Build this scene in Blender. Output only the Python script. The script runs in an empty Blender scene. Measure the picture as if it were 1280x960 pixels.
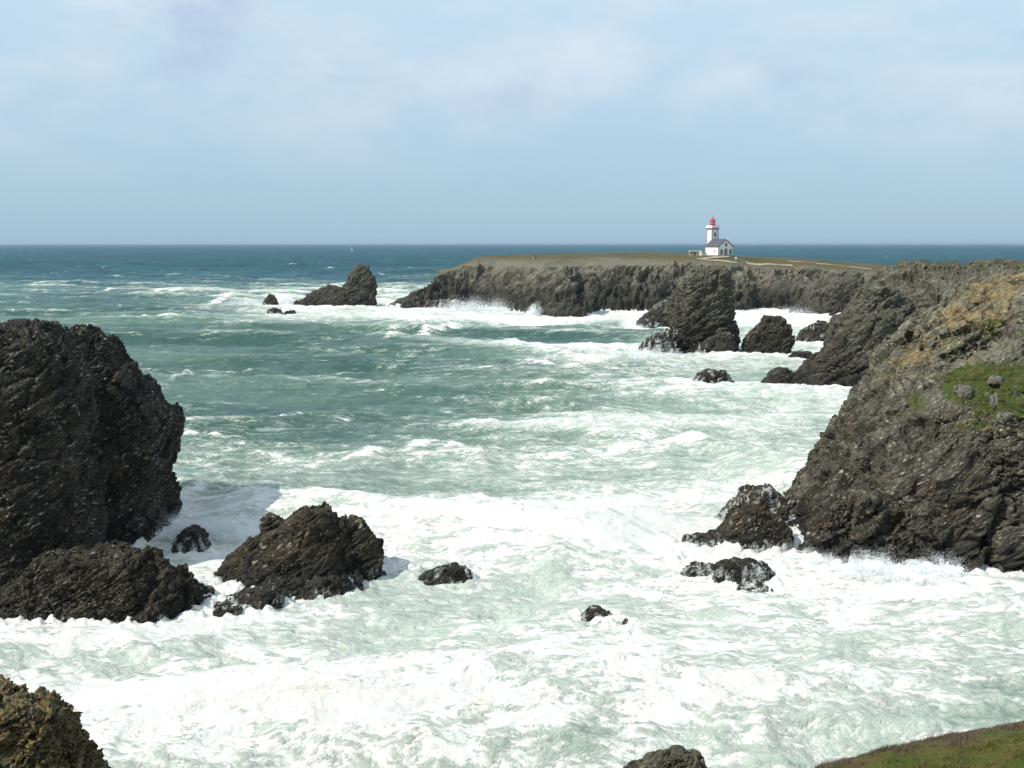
import bpy, bmesh, math, random
import numpy as np
from mathutils import Vector, Matrix, kdtree

import time; _T0 = time.time()
random.seed(7)
RNG = np.random.default_rng(11)
C = bpy.context.scene.collection
SC = bpy.context.scene

# ------------------------------------------------------------------ camera
CAM_H = 30.0            # eye height above the sea
FPX = 1370.0            # focal length in photograph pixels (1280 wide)
PITCH = math.atan(176.0 / FPX)
cam = bpy.data.objects.new('camera', bpy.data.cameras.new('camera'))
C.objects.link(cam)
cam.data.sensor_width = 36.0
cam.data.lens = 36.0 * FPX / 1280.0
cam.data.clip_start = 0.2
cam.data.clip_end = 90000.0
cam.location = (0, 0, CAM_H)
cam.rotation_euler = (math.pi / 2 - PITCH, 0, 0)
SC.camera = cam

# ------------------------------------------------------------------ sky, sun, exposure
SUN_EL, SUN_AZ = math.radians(46), math.radians(-116)     # azimuth from +Y towards +X
SC.view_settings.view_transform = 'Standard'
SC.view_settings.look = 'None'
SC.view_settings.exposure = 0.07
SC.view_settings.gamma = 1.0
SC.render.engine = 'CYCLES'

sun = bpy.data.objects.new('sun', bpy.data.lights.new('sun', 'SUN'))
C.objects.link(sun)
sun.data.energy = 4.4
sun.data.angle = math.radians(0.5)
sun.data.color = (1.0, 0.95, 0.87)
sd = Vector((math.sin(SUN_AZ) * math.cos(SUN_EL), math.cos(SUN_AZ) * math.cos(SUN_EL), math.sin(SUN_EL)))
sun.rotation_euler = (-sd).to_track_quat('-Z', 'Y').to_euler()


class NT:
    """small helper for node trees"""
    def __init__(self, tree):
        self.t = tree
        self.t.nodes.clear()

    def n(self, kind, **kw):
        nd = self.t.nodes.new(kind)
        for k, v in kw.items():
            if k.startswith('i_'):
                nd.inputs[k[2:].replace('_', ' ')].default_value = v
            else:
                setattr(nd, k, v)
        return nd

    def l(self, a, b):
        self.t.links.new(a, b)

    def inp(self, sock, v):
        if isinstance(v, bpy.types.NodeSocket):
            self.l(v, sock)
        else:
            sock.default_value = v

    def math(self, op, a, b=0.0, c=0.0, clamp=False):
        nd = self.n('ShaderNodeMath', operation=op, use_clamp=clamp)
        self.inp(nd.inputs[0], a); self.inp(nd.inputs[1], b); self.inp(nd.inputs[2], c)
        return nd.outputs[0]

    def vmath(self, op, a, b=(0, 0, 0)):
        nd = self.n('ShaderNodeVectorMath', operation=op)
        self.inp(nd.inputs[0], a); self.inp(nd.inputs[1], b)
        return nd.outputs[0]

    def ramp(self, v, lo, hi, smooth=True):
        nd = self.n('ShaderNodeMapRange', interpolation_type='SMOOTHSTEP' if smooth else 'LINEAR')
        self.inp(nd.inputs[0], v); self.inp(nd.inputs[1], lo); self.inp(nd.inputs[2], hi)
        return nd.outputs[0]

    def mix(self, f, a, b, blend='MIX'):
        nd = self.n('ShaderNodeMix', data_type='RGBA', blend_type=blend)
        self.inp(nd.inputs[0], f)
        for s, v in ((nd.inputs[6], a), (nd.inputs[7], b)):
            if isinstance(v, tuple) and len(v) == 3:
                v = v + (1,)
            self.inp(s, v)
        return nd.outputs[2]

    def noise(self, vec, scale, detail=4, rough=0.55, dist=0.0, typ='FBM', lac=2.0):
        nd = self.n('ShaderNodeTexNoise', noise_type=typ, normalize=True)
        self.inp(nd.inputs['Vector'], vec)
        nd.inputs['Scale'].default_value = scale
        nd.inputs['Detail'].default_value = detail
        nd.inputs['Roughness'].default_value = rough
        nd.inputs['Lacunarity'].default_value = lac
        nd.inputs['Distortion'].default_value = dist
        return nd.outputs[0]

    def mapping(self, vec, scale=(1, 1, 1), rot=(0, 0, 0), loc=(0, 0, 0)):
        nd = self.n('ShaderNodeMapping')
        self.inp(nd.inputs[0], vec)
        nd.inputs['Scale'].default_value = scale
        nd.inputs['Rotation'].default_value = rot
        nd.inputs['Location'].default_value = loc
        return nd.outputs[0]

    def attr(self, name):
        return self.n('ShaderNodeAttribute', attribute_name=name).outputs['Fac']


world = bpy.data.worlds.new('World')
SC.world = world
world.use_nodes = True
w = NT(world.node_tree)
sky = w.n('ShaderNodeTexSky', sky_type='NISHITA', sun_disc=False, sun_elevation=SUN_EL, sun_rotation=SUN_AZ)
sky.air_density = 1.0; sky.dust_density = 0.6; sky.ozone_density = 2.5
tc = w.n('ShaderNodeTexCoord').outputs['Generated']
sep = w.n('ShaderNodeSeparateXYZ'); w.l(tc, sep.inputs[0])
cv = w.mapping(tc, (1.0, 1.0, 2.3))
big = w.noise(cv, 4.0, 6, 0.52, 0.2)
fine = w.noise(cv, 11.0, 6, 0.55, 0.1)
el = w.ramp(sep.outputs[2], 0.0, 0.22, False)
body = w.mix(el, (3.85, 5.8, 7.6), (6.7, 8.7, 10.3))
veil = w.math('MULTIPLY', w.ramp(w.math('ADD', w.math('MULTIPLY', big, 0.65), w.math('MULTIPLY', fine, 0.35)), 0.42, 0.66), 0.58)
cl = w.mix(w.math('MULTIPLY', veil, w.ramp(sep.outputs[2], 0.03, 0.16)), body, (9.2, 9.9, 10.6))
pn = w.noise(w.mapping(tc, (1.0, 1.0, 2.0), loc=(2.3, 0.7, 0.4)), 8.5, 7, 0.6, 0.15)
for (az, alt, rad, wt) in ((-15.5, 10.3, 0.13, 0.17), (8.8, 12.3, 0.045, 0.15), (19.0, 10.8, 0.04, 0.14), (24.0, 12.0, 0.035, 0.15), (0.0, 7.5, 0.05, 0.10)):
    a_, e_ = math.radians(az), math.radians(alt)
    dn = w.n('ShaderNodeVectorMath', operation='DISTANCE'); w.l(tc, dn.inputs[0])
    dn.inputs[1].default_value = (math.sin(a_) * math.cos(e_), math.cos(a_) * math.cos(e_), math.sin(e_))
    pn = w.math('ADD', pn, w.math('MULTIPLY', w.ramp(dn.outputs['Value'], rad, 0.0), wt))
puff = w.math('MULTIPLY', w.ramp(pn, 0.54, 0.78), w.math('MULTIPLY', w.ramp(sep.outputs[2], 0.07, 0.15), 0.75))
cl = w.mix(puff, cl, (5.3, 6.7, 8.6))
# thin cloud over the whole clear sky
skyc = w.mix(0.85, sky.outputs[0], cl)
bg = w.n('ShaderNodeBackground'); w.l(skyc, bg.inputs[0]); bg.inputs[1].default_value = 0.091
w.l(bg.outputs[0], w.n('ShaderNodeOutputWorld').inputs[0])


# ------------------------------------------------------------------ photograph pixel -> point in the place
def P(px, py, Y):
    u = (px - 640.0) / FPX
    v = (480.0 - py) / FPX
    s = Y / (math.cos(PITCH) + v * math.sin(PITCH))
    return (u * s, Y, CAM_H + s * (v * math.cos(PITCH) - math.sin(PITCH)))


def G(py, z=0.0):
    """distance at which a line of sight through row py meets height z"""
    return (CAM_H - z) / math.tan(PITCH - math.atan((480.0 - py) / FPX))


# ------------------------------------------------------------------ noise in numpy
def _hash(ix, iy, iz, seed):
    h = (ix.astype(np.uint32) * np.uint32(374761393) + iy.astype(np.uint32) * np.uint32(668265263)
         + iz.astype(np.uint32) * np.uint32(2147483647 - 961748941) + np.uint32(seed * 974711 + 12345))
    h = (h ^ (h >> np.uint32(13))) * np.uint32(1274126177)
    h = (h ^ (h >> np.uint32(16))) * np.uint32(2246822519)
    h = h ^ (h >> np.uint32(15))
    return h


def vnoise(p, seed=0):
    f = np.floor(p)
    i = f.astype(np.int64)
    t = (p - f).astype(np.float32)
    t = t * t * t * (t * (t * 6 - 15) + 10)
    out = np.zeros(len(p), np.float32)
    for dx in (0, 1):
        wx = t[:, 0] if dx else 1 - t[:, 0]
        for dy in (0, 1):
            wy = t[:, 1] if dy else 1 - t[:, 1]
            for dz in (0, 1):
                wz = t[:, 2] if dz else 1 - t[:, 2]
                h = _hash(i[:, 0] + dx, i[:, 1] + dy, i[:, 2] + dz, seed)
                out += wx * wy * wz * (h.astype(np.float32) * np.float32(2.0 / 4294967295.0) - 1)
    return out


def fbm(p, octv=4, seed=0, gain=0.5, ridged=False):
    s = np.zeros(len(p), np.float32); a = 1.0; tot = 0
    q = p.copy()
    for k in range(octv):
        n = vnoise(q, seed + k * 17)
        if ridged:
            n = 1 - 2 * np.abs(n)
        s += a * n; tot += a
        a *= gain
        q = q * 2.03 + 11.7
    return s / tot


def cells(p, seed=0):
    """Voronoi: distance to nearest, gap to second nearest, two random values of the nearest cell, offset vector"""
    f = np.floor(p).astype(np.int64)
    n = len(p)
    d1 = np.full(n, 9e9, np.float32); d2 = d1.copy()
    r1 = np.zeros(n, np.float32); r2 = r1.copy()
    off = np.zeros((n, 3), np.float32)
    for dx in (-1, 0, 1):
        for dy in (-1, 0, 1):
            for dz in (-1, 0, 1):
                cx, cy, cz = f[:, 0] + dx, f[:, 1] + dy, f[:, 2] + dz
                h = _hash(cx, cy, cz, seed)
                jx = (h & np.uint32(1023)).astype(np.float32) / 1023
                jy = ((h >> np.uint32(10)) & np.uint32(1023)).astype(np.float32) / 1023
                jz = ((h >> np.uint32(20)) & np.uint32(1023)).astype(np.float32) / 1023
                o = np.stack([p[:, 0] - cx - jx, p[:, 1] - cy - jy, p[:, 2] - cz - jz], 1).astype(np.float32)
                d = (o * o).sum(1)
                m = d < d1
                d2 = np.where(m, d1, np.minimum(d2, d))
                d1 = np.where(m, d, d1)
                r1 = np.where(m, jx, r1); r2 = np.where(m, jz, r2)
                off[m] = o[m]
    return np.sqrt(d1), np.sqrt(d2) - np.sqrt(d1), r1, r2, off


# ------------------------------------------------------------------ mesh helpers
def new_mesh(name, co, faces, mats=(), smooth=False):
    me = bpy.data.meshes.new(name)
    co = np.ascontiguousarray(co, np.float32)
    faces = np.ascontiguousarray(faces, np.int32)
    k = faces.shape[1]
    me.vertices.add(len(co)); me.vertices.foreach_set('co', co.ravel())
    me.loops.add(faces.size); me.loops.foreach_set('vertex_index', faces.ravel())
    me.polygons.add(len(faces)); me.polygons.foreach_set('loop_start', np.arange(0, faces.size, k, dtype=np.int32))
    me.update(calc_edges=True)
    me.polygons.foreach_set('use_smooth', np.full(len(faces), smooth, bool))
    for m in mats:
        me.materials.append(m)
    return me


def set_attr(me, name, vals):
    a = me.attributes.new(name, 'FLOAT', 'POINT')
    a.data.foreach_set('value', np.ascontiguousarray(vals, np.float32))


def link(name, me, parent=None, loc=None):
    o = bpy.data.objects.new(name, me)
    C.objects.link(o)
    if parent is not None:
        o.parent = parent
    if loc is not None:
        o.location = loc
    return o


def tag(o, label=None, cat=None, group=None, kind=None):
    if label: o['label'] = label
    if cat: o['category'] = cat
    if group: o['group'] = group
    if kind: o['kind'] = kind
    return o


def get_co(me):
    a = np.empty(len(me.vertices) * 3, np.float32); me.vertices.foreach_get('co', a)
    return a.reshape(-1, 3)


def get_no(me):
    a = np.empty(len(me.vertices) * 3, np.float32); me.vertex_normals.foreach_get('vector', a)
    return a.reshape(-1, 3)


def get_quads(me):
    nl = len(me.loops)
    a = np.empty(nl, np.int32); me.loops.foreach_get('vertex_index', a)
    return a.reshape(-1, 4)


# ------------------------------------------------------------------ materials: rock
STRIKE = math.radians(-32)        # the schist layers dip to the left as seen from the camera


def rock_material(name, dark=(0.022, 0.020, 0.017), mid=(0.075, 0.068, 0.052), light=(0.20, 0.19, 0.15),
                  fleck=0.5, lichen=0.0, bright=1.0, wet=3.0, streak=0.35, scale=1.0, dry=0.0):
    m = bpy.data.materials.new(name); m.use_nodes = True
    t = NT(m.node_tree)
    geo = t.n('ShaderNodeNewGeometry')
    pos = geo.outputs['Position']
    rot = t.mapping(pos, (1, 1, 1), (0.12, -STRIKE, 0.15))
    lay = t.mapping(rot, (0.35 * scale, 0.45 * scale, 2.4 * scale))
    fin = t.mapping(rot, (1.6 * scale, 2.0 * scale, 6.5 * scale))
    sepn0 = t.n('ShaderNodeSeparateXYZ'); t.l(pos, sepn0.inputs[0])
    n1 = t.noise(t.mapping(pos, (scale,) * 3), 0.22, 5, 0.6)
    n2 = t.noise(lay, 1.0, 6, 0.65, 0.5)
    n3 = t.noise(fin, 1.0, 5, 0.7, 0.3)
    c = t.mix(t.ramp(n2, 0.3, 0.72), dark, mid)
    c = t.mix(t.math('MULTIPLY', t.ramp(n3, 0.48, 0.75), t.ramp(n1, 0.3, 0.65)), c, light)
    up = t.math('ADD', sepn0.outputs[2], t.math('MULTIPLY', t.math('SUBTRACT', n1, 0.5), 16.0))
    c = t.mix(t.math('MULTIPLY', t.ramp(up, 5.0, 22.0), dry), c, t.mix(t.ramp(n3, 0.3, 0.7), (0.07, 0.068, 0.050), (0.30, 0.285, 0.20)))
    # brown staining
    c = t.mix(t.math('MULTIPLY', t.ramp(t.noise(pos, 0.5 * scale, 5, 0.6, 0, ), 0.5, 0.7), 0.5), c, (0.10, 0.070, 0.035))
    # pale quartz and lichen flecks
    vor = t.n('ShaderNodeTexVoronoi', feature='F1'); t.l(t.vmath('ADD', t.mapping(rot, (1.3 * scale, 1.6 * scale, 3.6 * scale)), (0, 0, 0)), vor.inputs['Vector'])
    fl = t.math('MULTIPLY', t.ramp(vor.outputs['Distance'], 0.30, 0.16), t.ramp(t.noise(pos, 0.45 * scale, 3, 0.6), 0.44, 0.62))
    nf = t.noise(t.mapping(rot, (1.2 * scale, 1.6 * scale, 4.6 * scale), loc=(5, 5, 5)), 1.0, 3, 0.6)
    fl = t.math('MAXIMUM', fl, t.math('MULTIPLY', t.ramp(nf, 0.59, 0.65), t.ramp(t.noise(pos, 0.3 * scale, 4, 0.6), 0.42, 0.6)))
    c = t.mix(t.math('MULTIPLY', fl, fleck), c, (0.46, 0.42, 0.34))
    sepn = t.n('ShaderNodeSeparateXYZ'); t.l(pos, sepn.inputs[0])
    sepm = t.n('ShaderNodeSeparateXYZ'); t.l(geo.outputs['Normal'], sepm.inputs[0])
    if lichen:
        li = t.ramp(t.math('ADD', t.noise(pos, 0.9 * scale, 8, 0.72, 0.4), t.math('MULTIPLY', t.attr('lichen'), 0.34)), 0.60, 0.74)
        li = t.math('MULTIPLY', li, t.ramp(t.noise(pos, 4.0 * scale, 5, 0.75), 0.42, 0.58))
        c = t.mix(t.math('MULTIPLY', li, 0.88), c, t.mix(t.ramp(n3, 0.35, 0.65), (0.22, 0.125, 0.030), (0.40, 0.29, 0.095)))
    # green turf where the surface is marked as turf
    gn = t.noise(pos, 3.0 * scale, 6, 0.7)
    gm = t.ramp(t.math('ADD', t.attr('grass'), t.math('MULTIPLY', t.math('SUBTRACT', t.noise(pos, 1.3 * scale, 8, 0.75), 0.5), 3.0)), 0.46, 0.60)
    gcol = t.mix(t.ramp(gn, 0.35, 0.65), (0.030, 0.050, 0.007), (0.082, 0.102, 0.016))
    gcol = t.mix(t.ramp(t.noise(pos, 1.4 * scale, 6, 0.72), 0.50, 0.66), gcol, (0.13, 0.085, 0.035))
    c = t.mix(gm, c, gcol)
    # wet band above the water and foam streaks left by falling water
    wl = t.math('ADD', sepn.outputs[2], t.math('MULTIPLY', t.math('SUBTRACT', t.noise(pos, 0.25, 4, 0.6), 0.5), 4.0))
    wetm = t.ramp(wl, wet, wet * 0.25)
    c = t.mix(t.math('MULTIPLY', wetm, 0.62), c, (0.012, 0.011, 0.010))
    sn = t.noise(t.mapping(pos, (1.5 * scale, 1.5 * scale, 0.4 * scale), (0, 0.35, 0)), 1.0, 5, 0.6, 0.3)
    sm = t.math('MULTIPLY', t.math('ADD', t.math('MULTIPLY', t.ramp(sepn.outputs[2], 1.6 / scale ** 0.5, 0.2), 0.13), t.math('MULTIPLY', t.attr('wash'), 0.30)), 1.0)
    fm = t.math('MULTIPLY', t.ramp(t.math('ADD', sn, sm), 0.72, 0.86), streak * 2.0, clamp=True)
    c = t.mix(fm, c, (0.78, 0.82, 0.80))
    if bright != 1.0:
        c = t.mix(1.0, c, (bright,) * 3, 'MULTIPLY')
    b = t.n('ShaderNodeBsdfPrincipled')
    t.l(c, b.inputs['Base Color'])
    t.l(t.math('SUBTRACT', 0.92, t.math('MULTIPLY', wetm, 0.5)), b.inputs['Roughness'])
    b.inputs['Specular IOR Level'].default_value = 0.35
    bmp = t.n('ShaderNodeBump'); bmp.inputs['Strength'].default_value = 1.0; bmp.inputs['Distance'].default_value = 0.35 / scale
    h = t.math('ADD', t.math('MULTIPLY', n2, 0.8), t.math('MULTIPLY', n3, 1.0))
    t.l(h, bmp.inputs['Height'])
    t.l(bmp.outputs[0], b.inputs['Normal'])
    t.l(b.outputs[0], t.n('ShaderNodeOutputMaterial').inputs[0])
    return m


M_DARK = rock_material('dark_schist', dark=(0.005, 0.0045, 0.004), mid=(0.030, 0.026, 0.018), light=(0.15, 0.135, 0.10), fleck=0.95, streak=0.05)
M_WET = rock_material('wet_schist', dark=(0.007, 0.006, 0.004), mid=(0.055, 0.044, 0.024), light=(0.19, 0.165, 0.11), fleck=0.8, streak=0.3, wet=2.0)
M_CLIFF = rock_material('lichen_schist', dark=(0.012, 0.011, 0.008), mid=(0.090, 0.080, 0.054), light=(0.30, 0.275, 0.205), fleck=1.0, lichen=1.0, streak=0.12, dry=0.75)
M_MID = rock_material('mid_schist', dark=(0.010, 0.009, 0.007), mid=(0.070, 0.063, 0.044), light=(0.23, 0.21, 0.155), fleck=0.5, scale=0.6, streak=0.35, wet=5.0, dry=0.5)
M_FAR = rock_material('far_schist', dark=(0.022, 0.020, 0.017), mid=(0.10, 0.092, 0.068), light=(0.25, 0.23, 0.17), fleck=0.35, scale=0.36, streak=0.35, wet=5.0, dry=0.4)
M_PALE = rock_material('pale_stone', dark=(0.07, 0.066, 0.052), mid=(0.20, 0.19, 0.15), light=(0.36, 0.34, 0.27), fleck=0.4, wet=1.0, streak=0.0, scale=1.6)
M_NEAR = rock_material('near_lichen_schist', dark=(0.02, 0.018, 0.012), mid=(0.10, 0.09, 0.060), light=(0.27, 0.25, 0.19), fleck=0.4, lichen=1.0, scale=3.2, wet=1.0, streak=0.0, dry=0.35)

# ------------------------------------------------------------------ rocks
WATERLINE = []      # (x, y, reach of the foam)


def lobe(rows, Y=None, b=None, n=2.6, shear=0.0):
    """closed hull from outline rows (py, left px, right px[, Y, half depth]); top row first. Half depth b and centre Y
    may be given once. Returns verts, quads, tris"""
    rs = []
    for r in rows:
        py, xl, xr = r[:3]
        yy = r[3] if len(r) > 3 else Y
        bb = r[4] if len(r) > 4 else None
        a, c = P(xl, py, yy), P(xr, py, yy)
        rs.append([a[2], a[0], c[0], yy, bb])
    zt, zb = rs[0][0], rs[-1][0]
    for r in rs:
        if r[4] is None:
            if isinstance(b, (tuple, list)):
                f = (r[0] - zb) / max(zt - zb, 1e-6)
                r[4] = b[1] + (b[0] - b[1]) * f          # b = (top, base)
            else:
                half = (r[2] - r[1]) / 2
                hb = (rs[-1][2] - rs[-1][1]) / 2
                r[4] = b * (0.35 + 0.65 * half / hb)
    # resample so the hull reaches below the water
    last = rs[-1]
    lo = min(-3.5, last[0] - 3.0)
    rs.append([lo, last[1] - 0.6, last[2] + 0.6, last[3], last[4] * 1.08])
    N = 40
    vs, qs = [], []
    for z, xl, xr, yc, bb in rs:
        cx, a = (xl + xr) / 2, max((xr - xl) / 2, 0.05)
        for k in range(N):
            th = 2 * math.pi * k / N
            c, s = math.cos(th), math.sin(th)
            x = math.copysign(abs(c) ** (2 / n), c) * a
            y = math.copysign(abs(s) ** (2 / n), s) * bb
            vs.append((cx + x, yc + y + shear * x, z))
    R = len(rs)
    for i in range(R - 1):
        for k in range(N):
            k2 = (k + 1) % N
            qs.append((i * N + k, (i + 1) * N + k, (i + 1) * N + k2, i * N + k2))
    tr = []
    ct = len(vs); vs.append(((rs[0][1] + rs[0][2]) / 2, rs[0][3], rs[0][0] + 0.05))
    cb = len(vs); vs.append(((rs[-1][1] + rs[-1][2]) / 2, rs[-1][3], rs[-1][0]))
    for k in range(N):
        k2 = (k + 1) % N
        tr.append((ct, k, k2)); tr.append((cb, (R - 1) * N + k2, (R - 1) * N + k))
    return vs, qs + tr


def remeshed(name, lobes, voxel):
    vs, fs = [], []
    for v, f in lobes:
        o = len(vs); vs += v; fs += [tuple(i + o for i in q) for q in f]
    me = bpy.data.meshes.new(name + '_hull'); me.from_pydata(vs, [], fs); me.update()
    bm = bmesh.new(); bm.from_mesh(me); bmesh.ops.recalc_face_normals(bm, faces=bm.faces); bm.to_mesh(me); bm.free()
    o = bpy.data.objects.new(name, me); C.objects.link(o)
    md = o.modifiers.new('r', 'REMESH'); md.mode = 'VOXEL'; md.voxel_size = voxel
    dg = bpy.context.evaluated_depsgraph_get()
    ev = o.evaluated_get(dg).to_mesh()
    co, q = get_co(ev).copy(), get_quads(ev).copy()
    o.evaluated_get(dg).to_mesh_clear()
    bpy.data.objects.remove(o); bpy.data.meshes.remove(me)
    return co, q


def frame(co, strike=STRIKE, tilt=0.25):
    c, s = math.cos(strike), math.sin(strike)
    x = co[:, 0] * c - co[:, 2] * s
    z = co[:, 0] * s + co[:, 2] * c
    y = co[:, 1] * math.cos(tilt) + z * math.sin(tilt)
    z = z * math.cos(tilt) - co[:, 1] * math.sin(tilt)
    return np.stack([x, y, z], 1)


def roughen(co, q, L, amp, seed, strike=STRIKE, edge=1.0):
    """break a smooth hull into slabs: lumps, tilted blocks along the bedding, thin ledges. L = size of the lumps."""
    def normals(c):
        me = new_mesh('tmp', c, q); n = get_no(me).copy(); bpy.data.meshes.remove(me); return n
    if callable(amp): amp = amp(co)
    else: amp = np.full(len(co), amp, np.float32)
    no = normals(co)
    co = co + no * (fbm(co / L, 3, seed) * amp * 0.8)[:, None]
    vary = np.clip(0.75 + 1.5 * vnoise(co / (L * 0.8) + 77, seed + 9), 0.25, 1.7)
    for k, (s, a, zt) in enumerate(((1.05, 1.05, 0.55), (0.45, 0.48, 0.36), (0.17, 0.20, 0.26), (0.068, 0.11, 0.30))):
        f = frame(co, strike + 0.10 * math.sin(k * 2.1))
        wv = np.stack([vnoise(co / (L * s) + 9, seed + 5), vnoise(co / (L * s) + 31, seed + 6), vnoise(co / (L * s) + 57, seed + 7)], 1)
        p = (f + wv * L * s * 0.16) / (np.array([1.5, 1.15, zt]) * L * s)
        d1, gap, r1, r2, off = cells(p.astype(np.float32), seed + 100 * k)
        tiltv = off[:, 0] * (r2 - 0.5) * 1.6 + off[:, 1] * (r1 - 0.5) * 1.2 + off[:, 2] * 0.75
        dd = ((r1 - 0.5) * 1.0 + tiltv * 0.9) - np.clip(0.14 - gap, 0, 1) * 2.6 * edge
        no = normals(co)
        co = co + no * (dd * a * amp * (vary if k > 1 else 1.0))[:, None]
    f = frame(co, strike)
    # long winding fissures across the bedding
    cn = vnoise(frame(co, strike + 1.1) / (np.array([1.6, 1.6, 0.9]) * L * 0.8) + 5, seed + 12) + 0.25 * vnoise(co / (L * 0.2), seed + 13)
    no = normals(co)
    co = co - no * (np.exp(-(cn / 0.035) ** 2) * amp * 0.45)[:, None]
    led = fbm(f / (np.array([2.4, 2.4, 0.28]) * L * 0.16), 3, seed + 3, 0.6)
    no = normals(co)
    co = co + no * (led * amp * 0.17 * vary)[:, None]
    return co.astype(np.float32)


def finish(name, co, q, mat, label=None, cat='rock', group=None, kind=None, foam=3.0, attrs=None, cut=-3.0):
    # drop what lies deep under water
    cz = co[q].mean(1)[:, 2]
    q = q[cz > cut]
    used = np.unique(q); remap = np.zeros(len(co), np.int32); remap[used] = np.arange(len(used))
    q = remap[q]; co = co[used]
    base = np.array([co[:, 0].mean(), co[:, 1].mean(), 0.0], np.float32)
    me = new_mesh(name, co - base, q, (mat,))
    o = link(name, me, loc=base)
    tag(o, label, cat if kind is None else None, group, kind)
    for k in ('grass', 'lichen', 'wash'):
        v = None if attrs is None else attrs.get(k)
        if callable(v): v = v(co)
        if v is not None:
            set_attr(me, k, v)
    m = np.abs(co[:, 2]) < 0.9
    pts = co[m]
    if foam and len(pts):
        step = max(1, len(pts) // 400)
        for p in pts[::step]:
            WATERLINE.append((p[0], p[1], foam))
    return o, co


def crack(co, q, line, Y, width, depth):
    """cut a fissure along a line given in the plane at distance Y"""
    me = new_mesh('tmp', co, q); no = get_no(me).copy(); bpy.data.meshes.remove(me)
    pts = [P(a, b_, Y) for a, b_ in line]
    d = np.full(len(co), 9e9)
    for a, b_ in zip(pts[:-1], pts[1:]):
        ax, az, bx, bz = a[0], a[2], b_[0], b_[2]
        L2 = (bx - ax) ** 2 + (bz - az) ** 2
        t = np.clip(((co[:, 0] - ax) * (bx - ax) + (co[:, 2] - az) * (bz - az)) / L2, 0, 1)
        dd = np.hypot(co[:, 0] - ax - t * (bx - ax), co[:, 2] - az - t * (bz - az))
        d = np.minimum(d, dd)
    d = d + vnoise(co * 1.3, 77) * width * 0.4
    k = np.exp(-(np.maximum(d, 0) / width) ** 2) * depth * np.clip(-no[:, 1] * 1.5 + 0.6, 0, 1)
    co = co.copy(); co[:, 1] += k; co[:, 2] -= k * 0.15
    return co.astype(np.float32)


def rock(name, lobes, voxel, L, amp, seed, mat, label, cat='rock', cracks=(), **kw):
    co, q = remeshed(name, lobes, voxel)
    st = kw.pop('strike', STRIKE)
    co = roughen(co, q, L, amp, seed, st)
    for c in cracks:
        co = crack(co, q, *c)
    return finish(name, co, q, mat, label, cat, **kw)


def wash_all(v):
    return lambda co: np.full(len(co), v, np.float32)


# -- big stack on the left, two shoulders divided by a gully
rock('sea_stack', [
    lobe([(406, -90, 40), (411, -110, 58), (424, -125, 78), (448, -135, 91), (480, -140, 101), (530, -150, 110), (600, -160, 115), (690, -170, 120)], 102, (5, 8.5), 3.2),
    lobe([(411, 84, 104), (416, 78, 118), (433, 80, 140), (457, 92, 160), (485, 104, 184), (506, 110, 200), (519, 112, 219), (532, 112, 220), (545, 112, 218), (570, 112, 214),
          (600, 110, 204), (625, 100, 208), (645, 90, 216), (662, 90, 212), (685, 90, 194)], 115.5, (4.5, 8.4), 3.2),
    lobe([(432, 20, 120), (445, 0, 150), (500, 0, 180), (600, 0, 190), (680, 0, 180)], 121, (3, 6.5), 3.0)],
    0.15, 4.0, 0.62, 3, M_DARK, 'tall dark sea stack on the left with two rounded shoulders split by a gully', 'sea stack', foam=4)

# -- boulders and low rocks in the cove
rock('boulder', [lobe([(692, 70, 180), (698, 45, 200), (710, 30, 214), (722, 18, 232), (738, 5, 243), (755, -8, 257), (770, -15, 256), (785, 0, 228)], 90, (3.0, 6.5), 2.6)],
     0.13, 2.6, 0.62, 5, M_WET, 'broad brown boulder in the surf below the tall left stack', attrs={'wash': wash_all(0)})
rock('rock', [lobe([(659, 233, 248), (668, 224, 256), (682, 216, 262)], 108, 2.2)], 0.12, 1.2, 0.22, 6, M_WET, 'small dark rock against the right foot of the tall left stack', attrs={'wash': wash_all(.3)})
rock('rock', [
    lobe([(634, 380, 408), (640, 368, 416), (648, 356, 424), (657, 348, 432), (667, 338, 438), (678, 328, 443), (692, 312, 446), (706, 302, 448), (722, 298, 452)], 98, (2.0, 6.0), 2.5),
    lobe([(672, 312, 345), (682, 298, 350), (694, 286, 350), (706, 276, 350), (716, 270, 350)], 99, (1.6, 3.6), 2.4),
    lobe([(652, 420, 442), (660, 420, 456), (670, 425, 466), (684, 430, 474)], 99, (1.2, 2.5), 2.5),
    lobe([(716, 330, 440), (728, 318, 452), (742, 315, 452)], 94.5, (2.5, 3.4), 2.2),
    lobe([(643, 334, 350), (650, 328, 362), (662, 325, 370)], 100, 1.2)],
    0.12, 2.4, 0.45, 7, M_WET, 'peaked rock island in the middle of the cove with a low spur on its right', attrs={'wash': wash_all(0.1)})
rock('rock', [lobe([(736, 316, 345), (744, 294, 353), (754, 270, 358), (768, 264, 354)], 90, (1.2, 2.8)), lobe([(758, 272, 302), (770, 262, 312)], 87.8, 1.4)], 0.10, 1.3, 0.26, 8, M_WET,
     'low dark rock awash just in front of the peaked rock island', attrs={'wash': wash_all(.25)})
rock('rock', [lobe([(708, 546, 580), (713, 532, 587), (721, 522, 591), (729, 514, 594)], 97.5, (0.8, 1.8))], 0.09, 1.2, 0.22, 9, M_WET,
     'smooth dark hump of rock alone in the white foam right of the peaked rock', attrs={'wash': wash_all(.15)})
rock('rock', [lobe([(760, 738, 750), (766, 731, 759), (773, 723, 766), (781, 718, 771)], 88, (0.6, 1.5))], 0.08, 0.9, 0.18, 10, M_WET,
     'small pointed rock in the foam with a smaller one at its right', attrs={'wash': wash_all(.3)})
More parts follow.
